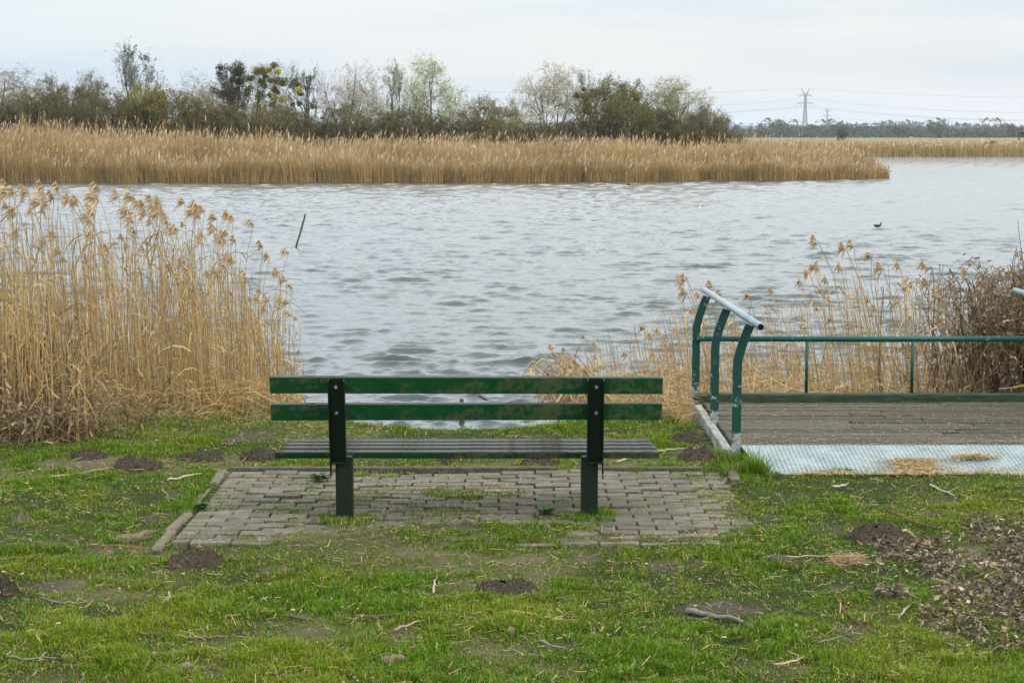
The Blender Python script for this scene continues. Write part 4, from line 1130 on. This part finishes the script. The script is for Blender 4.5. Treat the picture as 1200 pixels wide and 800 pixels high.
ST = [
 ('branch_piece', 'thick grey broken branch with a lichened bark lying in the grass, biggest on the lawn', [(805, 719), (835, 724), (870, 733)], .017, GR, 0),
 ('straw_stem', 'straight pale straw stem lying below the bare soil in front of the bench', [(598, 718), (658, 732)], .006, STR, 0),
 ('twig', 'tan knobbly twig left of the straight straw stem', [(462, 744), (480, 738), (497, 733)], .008, (.28, .21, .14), 0),
 ('twig', 'pale bent twig in front of the bench, left of the bare soil', [(508, 696), (509, 683), (513, 675)], .006, PAL, 0),
 ('twig', 'thin grey twig flat in the grass near the bottom left corner', [(8, 772), (30, 774), (66, 774)], .006, GR, 0),
 ('twig', 'brown twig crossed by a short white one, bottom left', [(135, 777), (160, 775), (190, 772)], .006, BRN, 0),
 ('twig', 'short white curved twig crossing a brown one', [(173, 781), (176, 773), (182, 768)], .006, PAL, 0),
 ('twig', 'dark slightly bowed twig on the lawn below the worn patch at the left', [(47, 701), (75, 706), (101, 707)], .007, GR, 0),
 ('twig', 'small white hook-shaped twig on the left lawn', [(191, 708), (199, 702), (198, 695)], .006, PAL, 0),
 ('twig', 'straight brown twig lying level on the left lawn', [(217, 754), (240, 753), (265, 751)], .008, (.17, .12, .085), 0),
 ('twig', 'short dark brown twig right of the yellow moss', [(340, 728), (360, 731)], .008, BRN, 0),
 ('twig', 'dark straight twig on the grass below the left bench post', [(417, 727), (445, 726), (470, 723)], .007, BRN, 0),
 ('twig', 'long thin reddish twig bowed like a smile beside the molehill at the right', [(1037, 597), (1068, 612), (1095, 619), (1140, 615), (1177, 601)], .007, RED, 0),
 ('twig', 'reddish bent twig reaching towards the fallen leaves', [(982, 704), (990, 722), (1015, 738), (1048, 751)], .006, RED, 0),
 ('twig', 'pale forked twig at the left rim of the fallen leaves', [(1055, 722), (1068, 710), (1092, 700)], .007, (.33, .29, .24), 0),
 ('reed_leaf', 'curled tan reed leaf lying on the fallen leaves', [(1076, 713), (1110, 716), (1132, 727)], .010, STR, 1),
 ('reed_leaf', 'wide pale reed leaf at the lower rim of the fallen leaves', [(1136, 722), (1150, 735), (1160, 746)], .014, PAL, 1),
 ('reed_leaf', 'looped pale reed leaf standing up from the fallen leaves', [(1162, 705), (1164, 692), (1174, 688), (1175, 698)], .012, PAL, 1),
 ('reed_leaf', 'folded tan reed leaf beside the bare molehill on the right', [(1058, 635), (1060, 620), (1075, 632), (1095, 636)], .011, STR, 1),
 ('reed_leaf', 'long tan reed leaf across the upper fallen leaves', [(1140, 662), (1170, 661), (1200, 668)], .012, STR, 1),
 ('twig', 'thin grey twig flat on the lawn below the fallen leaves', [(958, 757), (985, 749), (1002, 757)], .005, GR, 0),
 ('straw_stem', 'yellowish straw curl near the bottom right of the lawn', [(908, 782), (930, 778), (944, 772)], .006, STR, 0),
 ('twig', 'pale stubby twig at the bottom of the lawn right of centre', [(727, 792), (740, 787), (752, 784)], .008, PAL, 0),
 ('twig', 'grey flaky twig on the lower lawn right of the centre', [(633, 757), (648, 763), (663, 766)], .008, GR, 0),
 ('bark_piece', 'brown curled bark strip in the grass left of the paving', [(128, 634), (155, 630), (186, 622)], .022, (.2, .14, .085), 1),
 ('bark_piece', 'dark bark strip just below the brown curled one', [(140, 637), (160, 634), (182, 631)], .016, (.1, .065, .04), 1),
 ('straw_stem', 'thin reddish straw stem in front of the bark strips', [(103, 640), (140, 641), (170, 643)], .005, (.26, .14, .06), 0),
 ('straw_stem', 'long straw stem behind the daisies on the left lawn', [(60, 561), (95, 558), (127, 551)], .005, STR, 0),
 ('straw_stem', 'short straw stem in front of the largest molehill', [(100, 563), (125, 558)], .006, STR, 0),
 ('twig', 'pale stick lying left of the paving corner', [(196, 567), (215, 564), (236, 560)], .010, PAL, 0),
 ('reed_leaf', 'pale dry reed leaf on the grass seen behind the right bench end', [(722, 544), (740, 539), (758, 536)], .014, STR, 1),
 ('straw_stem', 'long thin straw stem on the grass behind the right end of the bench seat', [(765, 532), (790, 528), (815, 527)], .006, STR, 0),
 ('twig', 'dark bark twig lying on the right half of the paving', [(753, 578), (765, 580), (772, 580)], .010, BRN, 0),
 ('reed_leaf', 'small cream leaf on the paving right of the bench post', [(748, 591), (760, 595)], .016, (.5, .44, .32), 1),
 ('twig', 'knobby brown stick at the bottom edge, left of centre', [(196, 792), (212, 787), (220, 784)], .012, (.15, .11, .08), 0),
 ('straw_stem', 'thin tan stem across the worn soil right of the paving front', [(900, 656), (935, 655), (975, 655)], .005, STR, 0),
 ('twig', 'short twig lying in front of the ramp plate', [(1090, 571), (1105, 577), (1118, 583)], .008, PAL, 0),
 ('reed_leaf', 'pale strip lying on the grass in front of the ramp plate', [(975, 572), (985, 573), (995, 569)], .010, PAL, 1),
]
for nm, lab, pts, r, c_, fl in ST:
    litter_stick(nm, lab, pts, r, c_, .014 if not fl else .02, bool(fl), nm.replace('_', ' '))
def chunk(name, label, px, py, d, colr, cat, rz=0.0, mat='litter'):
    x, y = ground(px, py); bm = bmesh.new(); bmesh.ops.create_icosphere(bm, subdivisions=3, radius=.5)
    rng = np.random.default_rng(int(px * 7 + py))
    off = rng.random(3) * 40
    for v_ in bm.verts:
        n_ = float(fbm(np.array(v_.co.x * 2.5 + off[0]), np.array(v_.co.y * 2.5 + v_.co.z * 2 + off[1]), 3)); q = v_.co * (1 + .45 * n_); v_.co = Vector((q.x * d[0], q.y * d[1], q.z * d[2] + d[2] * .35))
    bm.verts.index_update(); mb = MB(); mb.bm(bm, colr); o = mb.build(name, M[mat], None, True); o.location = (x, y, float(zg(x, y))); o.rotation_euler = (0, 0, rz); tag(o, label, cat); return o
chunk('wood_chunk', 'stubby tan chunk of wood in the grass near the bottom edge', 462, 777, (.11, .045, .04), (.19, .14, .095), 'wood', .35)
chunk('wood_chunk', 'grey-brown knot of wood at the end of the knobby stick', 219, 786, (.06, .05, .045), (.17, .13, .1), 'wood')
chunk('soil_clod', 'dark clod lying on worn soil right of the paving', 911, 661, (.1, .07, .05), (.07, .055, .045), 'clod')
chunk('wood_chunk', 'brown curled wood chip standing in the grass in front of the bench', 598, 748, (.045, .03, .05), (.17, .115, .075), 'wood', .8)
# tan tuft of dry plume
rng = np.random.default_rng(6); x, y = ground(993, 660); mb = MB(); n = 260
c0 = rng.normal(0, 1, (n, 3)) * np.array([.045, .03, .012]) + np.array([0, 0, .02]); d = norm(rng.normal(0, 1, (n, 3)) * np.array([1, .5, .25])); s_ = np.linspace(-.5, .5, 4)
P = c0[:, None] + d[:, None] * (.06 * s_[None, :, None]); V, F = ribbons(P, np.full((n, 4), .004), norm(rng.normal(0, 1, (n, 3)))); mb.add(V, F, np.repeat(np.array([.48, .33, .19]) * (.6 + .6 * rng.random((n, 1))), 8, 0))
o = mb.build('reed_plume', M['plume']); o.location = (x, y, float(zg(x, y))); tag(o, 'fluffy tan reed plume fallen on the lawn right of the paving', 'plume')
# green rosette weed on the paving
def rosette(label, px, py, r, colr, n=60):
    x, y = ground(px, py); rng = np.random.default_rng(int(px)); d = rdir(rng, n); L = r * (.4 + .7 * rng.random(n)); s_ = np.linspace(0, 1, 4)
    P = d[:, None] * (L[:, None, None] * s_[None, :, None]); P[:, :, 2] += .015 + (rng.random(n) * .05)[:, None] * (s_ - .6 * s_ ** 2)[None] * 1.6
    side = np.stack([-d[:, 1], d[:, 0], .3 * rng.normal(size=n)], 1); V, F = ribbons(P, np.array([.3, 1, .9, .2])[None] * (.018 * (.6 + .7 * rng.random(n)))[:, None], norm(side))
    mb = MB(); mb.add(V, F, np.repeat(np.array(colr) * (.6 + .7 * rng.random((n, 1))), 8, 0)); o = mb.build('weed', M['leaf']); o.location = (x, y, float(zg(x, y)) + .02 if not pave_in(x, y) else .008); tag(o, label, 'weed')
rosette('bluish green leafy weed growing on the paving beside the left bench post', 375, 566, .075, (.05, .085, .035), 90)
rosette('dark green weed against the left kerb of the paving', 236, 600, .055, (.05, .11, .02))
rosette('green weed in the soil in front of the right bench post', 640, 606, .06, (.05, .11, .02))
# daisies
DS = [(38, 560), (46, 558), (31, 576), (36, 584), (4, 680), (26, 681), (183, 523), (68, 742), (343, 728), (848, 758), (757, 672), (1015, 672)]
dl = ['white daisy left of the pair behind the front daisies', 'white daisy right of the pair by the reed tangle', 'biggest white daisy in the left lawn', 'small daisy just in front of the biggest one', 'white daisy by the dark molehill at the left edge', 'tiny daisy right of the left-edge molehill', 'white flower on the grass near the left reeds', 'pale flower low on the left lawn', 'white bloom beside the short dark twig', 'white petal-like bloom below the broken branch', 'small bloom in front of the paving right of the bench', 'white bloom left of the fallen leaves']
rng = np.random.default_rng(9)
for (px, py), lab in zip(DS, dl):
    x, y = ground(px, py); z0 = float(zg(x, y)); root = empty('daisy', (x, y, z0)); tag(root, lab, 'flower', 'daisies on the lawn')
    mb = MB(); mb.tube([(0, 0, 0), (.003, 0, .02), (.002, 0, .042)], .0014, 5, True, (.08, .14, .03)); mb.build('stem', M['leaf'], root)
    a = np.arange(14) * 2 * PI / 14; d = np.stack([np.cos(a), np.sin(a), .25 + 0 * a], 1); s_ = np.linspace(.15, 1, 3); P = np.array([.002, 0, .042]) + d[:, None] * (0.0085 * s_[None, :, None])
    V, F = ribbons(P, np.array([.5, 1, .7])[None] * np.full((14, 1), .0055), np.stack([-np.sin(a), np.cos(a), 0 * a], 1)); mb = MB(); mb.add(V, F, (.62, .62, .6)); mb.build('petals', M['leaf'], root)
    mb = MB(); mb.tube([(.002, 0, .042), (.002, 0, .045), (.002, 0, .047)], [.0045, .0042, .001], 8, True, (.6, .42, .03)); mb.build('flower_centre', M['leaf'], root)

# fallen leaves (uncountable)
rl = np.random.default_rng(15)
def leaves(rng, x, y, s_, cols, zlift=.01):
    n = len(x); z = zg(x, y) + zlift * rng.random(n) + .006; c = np.stack([x, y, z], 1)
    a = norm(np.concatenate([rng.normal(0, 1, (n, 2)), rng.normal(0, .55, (n, 1))], 1)); b = norm(np.cross(a, norm(np.array([0, 0, 1.0]) + rng.normal(0, .55, (n, 3))))); up = np.cross(a, b); up = up * np.sign(up[:, 2:3] + 1e-6)
    L = (s_ * (.5 + .8 * rng.random(n)))[:, None]; Wd = L * (.3 + .3 * rng.random((n, 1))); cu = L * (.05 + .3 * rng.random((n, 1)))
    V = np.stack([c - a * L * .5 + up * cu * .4, c - b * Wd * .5 + up * cu, c, c + b * Wd * .5 + up * cu * .8, c + a * L * .5 + up * cu * .6], 1)
    o = np.arange(n)[:, None] * 5; F = np.concatenate([np.concatenate([o, o + 1, o + 2], 1), np.concatenate([o, o + 2, o + 3], 1), np.concatenate([o + 1, o + 4, o + 2], 1), np.concatenate([o + 2, o + 4, o + 3], 1)], 0)
    return V.reshape(-1, 3), F, np.repeat(cols, 5, 0)
n = 5600; u = rl.random(n); px = 1210 - 185 * u ** 1.3 * (1); py = np.where(rl.random(n) < .72, 690 + 38 * rl.normal(size=n) * (1 - .45 * u), 640 + 16 * rl.normal(size=n))
px = np.where(py < 655, 1215 - 190 * rl.random(n), px)
gxy = np.array([ground(a, np.clip(b, 610, 760)) for a, b in zip(px, py)])
kk = rl.random(n) < sstep(-.15, .35, fbm(gxy[:, 0] * 4, gxy[:, 1] * 4, 3) + .65 * sstep(1060, 1200, px) - .05); gxy = gxy[kk]; n = len(gxy)
n2 = 1500; yy = 6.6 + 6.6 * rl.random(n2); xx = (rl.random(n2) * 2 - 1) * (.28 * yy + .3)
xx = np.concatenate([gxy[:, 0], xx]); yy = np.concatenate([gxy[:, 1], yy]); m = len(xx); ok = ~((xx > 1.4) & (yy > 10.9)) & (yy < crest(xx)); xx, yy = xx[ok], yy[ok]; m = len(xx)
pal = np.array([[.17, .125, .085], [.07, .05, .034], [.30, .245, .18], [.15, .095, .055], [.42, .33, .19]]); cols = pal[rl.choice(5, m, p=[.36, .25, .2, .11, .08])] * (.6 + .7 * rl.random((m, 1)))
sz = np.where(np.arange(m) < ok[:n].sum(), .031, .020)
V, F, T = leaves(rl, xx, yy, sz, cols, .045); mb = MB(); mb.add(V, F, T); ti = rl.integers(max(1, int(ok[:n].sum())), size=420)
straw(mb, rl, 420, (xx[ti], yy[ti]), .03, .13, .0026, lambda q: np.array([.20, .15, .11]) * (.4 + 1.0 * rl.random((q, 1))), .15)
g = mb.build('leaf_litter', M['leaf']); tag(g, kind='stuff', label='drift of grey-brown fallen leaves on the grass')
# straw litter: on the ramp plate and scattered over the lawn and the deck
mb = MB(); n = 2600
q = rl.random(n); px = np.where(q < .45, 1070 + 20 * rl.normal(size=n), np.where(q < .65, 1140 + 14 * rl.normal(size=n), 930 + 280 * rl.random(n))); py = np.where(q < .45, 549 + 4.0 * rl.normal(size=n), np.where(q < .65, 535 + 4 * rl.normal(size=n), 556 - np.abs(2.5 * rl.normal(size=n)) * (1 + (px > 1040)) + 2))
P0 = []
for a, b in zip(px, py):
    x, y = ground(a, b, .05); f = np.clip((11.475 - y) / .545, 0, 1); z = (DZ + .008) * (1 - f) + .012 * f; x, y = ground(a, b, z); f = np.clip((11.475 - y) / .545, -.0, 1.3); P0.append((x, y, max((DZ + .008) * (1 - f) + .012 * f, .012) + .008 + .012 * rl.random()))
P0 = np.array(P0); ok = (P0[:, 0] > 1.55) & (P0[:, 1] < 11.46); P0 = P0[ok]; n = len(P0); d = norm(np.concatenate([rl.normal(0, 1, (n, 2)), rl.normal(0, .15, (n, 1))], 1)); s_ = np.linspace(-.5, .5, 3)
P = P0[:, None] + d[:, None] * ((.018 + .03 * rl.random(n))[:, None, None] * s_[None, :, None]); V, F = ribbons(P, np.full((n, 3), .0042), norm(np.cross(d, np.array([0, 0, 1.0])) + rl.normal(0, .3, (n, 3)))); mb.add(V, F, np.repeat(tan_cols(rl, n, .6, 1.3), 6, 0))
n = 1500; x = 1.42 + 2.25 * rl.random(n); y = 11.5 + 1.85 * rl.random(n) ** 1.5; P0 = np.stack([x, y, np.full(n, DZ + .011)], 1); d = norm(np.concatenate([rl.normal(0, 1, (n, 2)), np.zeros((n, 1))], 1)); P = P0[:, None] + d[:, None] * ((.012 + .025 * rl.random(n))[:, None, None] * s_[None, :, None])
V, F = ribbons(P, np.full((n, 3), .0034), norm(np.cross(d, np.array([0, 0, 1.0])))); mb.add(V, F, np.repeat(tan_cols(rl, n, .5, 1.3), 6, 0))
n = 9500; y = 6.3 + 7.2 * rl.random(n); x = (rl.random(n) * 2 - 1) * (.28 * y + .4); ok = ~((x > 1.4) & (y > 10.9)) & (y < crest(x)); x, y = x[ok], y[ok]; n = len(x)
P0 = np.stack([x, y, zg(x, y) + .014 + .012 * rl.random(n)], 1); P0[:, 2] = np.where(pave_in(x, y), np.maximum(P0[:, 2], .014), P0[:, 2]); d = norm(np.concatenate([rl.normal(0, 1, (n, 2)), rl.normal(0, .2, (n, 1))], 1)); P = P0[:, None] + d[:, None] * ((.015 + .06 * rl.random(n) ** 2)[:, None, None] * s_[None, :, None])
V, F = ribbons(P, np.full((n, 3), .0034), norm(np.cross(d, np.array([0, 0, 1.0])) + rl.normal(0, .3, (n, 3)))); mb.add(V, F, np.repeat(tan_cols(rl, n, .4, 1.2), 6, 0))
g = mb.build('straw_litter', M['reed']); tag(g, kind='stuff', label='loose bits of chopped straw on the ramp plate and lawn')

# ------------------------------------------------------------------ air
HAZE = True
if HAZE:
    k = NT('haze'); pv = k.n('ShaderNodeVolumePrincipled'); pv.inputs['Color'].default_value = (.86, .9, .96, 1); pv.inputs['Density'].default_value = .00013; pv.inputs['Anisotropy'].default_value = 0
    k.l(pv.outputs[0], k.out.inputs['Volume'])
    mb = MB(); mb.box((0, 2200, 28), (5200, 4600, 63)); o = mb.build('haze', k.m, None, False, False); tag(o, kind='stuff')

# ------------------------------------------------------------------ light and sky
w = bpy.data.worlds.new('World'); scn.world = w; w.use_nodes = True; nt = w.node_tree; nt.nodes.clear()
def wn(t, **kw):
    n_ = nt.nodes.new(t)
    for a, b in kw.items(): setattr(n_, a, b)
    return n_
SUN_EL, SUN_AZ = math.radians(44), math.radians(118)     # azimuth from +Y (over the lake) towards +X
sky = wn('ShaderNodeTexSky', sky_type='NISHITA'); sky.sun_disc = False; sky.sun_elevation = SUN_EL; sky.sun_rotation = SUN_AZ; sky.dust_density = 3.0; sky.air_density = 1.2
tc = wn('ShaderNodeTexCoord'); sx = wn('ShaderNodeSeparateXYZ'); nt.links.new(tc.outputs['Generated'], sx.inputs[0])
mp = wn('ShaderNodeMapping'); mp.inputs['Scale'].default_value = (2.2, 2.2, 26); nt.links.new(tc.outputs['Generated'], mp.inputs['Vector'])
no = wn('ShaderNodeTexNoise'); no.inputs['Scale'].default_value = 1.5; no.inputs['Detail'].default_value = 6; no.inputs['Roughness'].default_value = .5; nt.links.new(mp.outputs[0], no.inputs['Vector'])
cr = wn('ShaderNodeValToRGB'); e = cr.color_ramp.elements; e[0].position = .38; e[0].color = (.84, .90, .95, 1); e[1].position = .60; e[1].color = (1.03, 1.0, .95, 1); nt.links.new(no.outputs['Fac'], cr.inputs['Fac'])
# CIE-like overcast: brighter towards the zenith
mr = wn('ShaderNodeMapRange'); mr.interpolation_type = 'SMOOTHSTEP'; mr.inputs[1].default_value = .03; mr.inputs[2].default_value = .36; mr.inputs[3].default_value = 6.55; mr.inputs[4].default_value = 17.5; nt.links.new(sx.outputs['Z'], mr.inputs[0])
ml = wn('ShaderNodeVectorMath', operation='SCALE'); bl = wn('ShaderNodeMapRange'); bl.inputs[1].default_value = -.3; bl.inputs[2].default_value = .2; bl.inputs[3].default_value = .85; bl.inputs[4].default_value = .1; nt.links.new(sx.outputs['X'], bl.inputs[0])
hi = wn('ShaderNodeMapRange'); hi.inputs[1].default_value = 0; hi.inputs[2].default_value = .45; hi.inputs[3].default_value = 0; hi.inputs[4].default_value = .65; nt.links.new(sx.outputs['Z'], hi.inputs[0])
mxx = wn('ShaderNodeMath', operation='MAXIMUM'); nt.links.new(bl.outputs[0], mxx.inputs[0]); nt.links.new(hi.outputs[0], mxx.inputs[1])
tb = wn('ShaderNodeMix', data_type='RGBA', blend_type='MULTIPLY'); tb.inputs[7].default_value = (.82, .93, 1.05, 1); nt.links.new(mxx.outputs[0], tb.inputs[0]); nt.links.new(cr.outputs['Color'], tb.inputs[6])
nt.links.new(tb.outputs[2], ml.inputs[0]); nt.links.new(mr.outputs[0], ml.inputs['Scale'])
mxn = wn('ShaderNodeMix', data_type='RGBA'); mxn.inputs[0].default_value = .92; nt.links.new(sky.outputs[0], mxn.inputs[6]); nt.links.new(ml.outputs[0], mxn.inputs[7])
bg = wn('ShaderNodeBackground'); bg.inputs['Strength'].default_value = .1; nt.links.new(mxn.outputs[2], bg.inputs['Color'])
ow = wn('ShaderNodeOutputWorld'); nt.links.new(bg.outputs[0], ow.inputs['Surface'])
sl_ = bpy.data.lights.new('sun', 'SUN'); sl_.energy = 1.5; sl_.angle = math.radians(18); sl_.color = (1, .965, .91)
so = bpy.data.objects.new('sun', sl_); COL.objects.link(so)
sv = Vector((math.sin(SUN_AZ) * math.cos(SUN_EL), math.cos(SUN_AZ) * math.cos(SUN_EL), math.sin(SUN_EL))); so.rotation_euler = sv.to_track_quat('Z', 'Y').to_euler(); so.location = sv * 40

cam = bpy.data.cameras.new('camera'); cam.sensor_fit = 'HORIZONTAL'; cam.sensor_width = 36; cam.lens = 36 * F_PX / 1200; cam.clip_start = .1; cam.clip_end = 12000
co = bpy.data.objects.new('camera', cam); COL.objects.link(co); co.location = (0, 0, CAMZ); co.rotation_euler = (PI / 2 - TH, 0, 0); scn.camera = co
scn.render.engine = 'CYCLES'
scn.cycles.max_bounces = 6; scn.cycles.diffuse_bounces = 3; scn.cycles.glossy_bounces = 3; scn.cycles.transmission_bounces = 3; scn.cycles.volume_bounces = 0
vs = scn.view_settings; vs.view_transform = 'Standard'; vs.look = 'None'; vs.gamma = 1; vs.exposure = 0.52; vs.use_curve_mapping = False
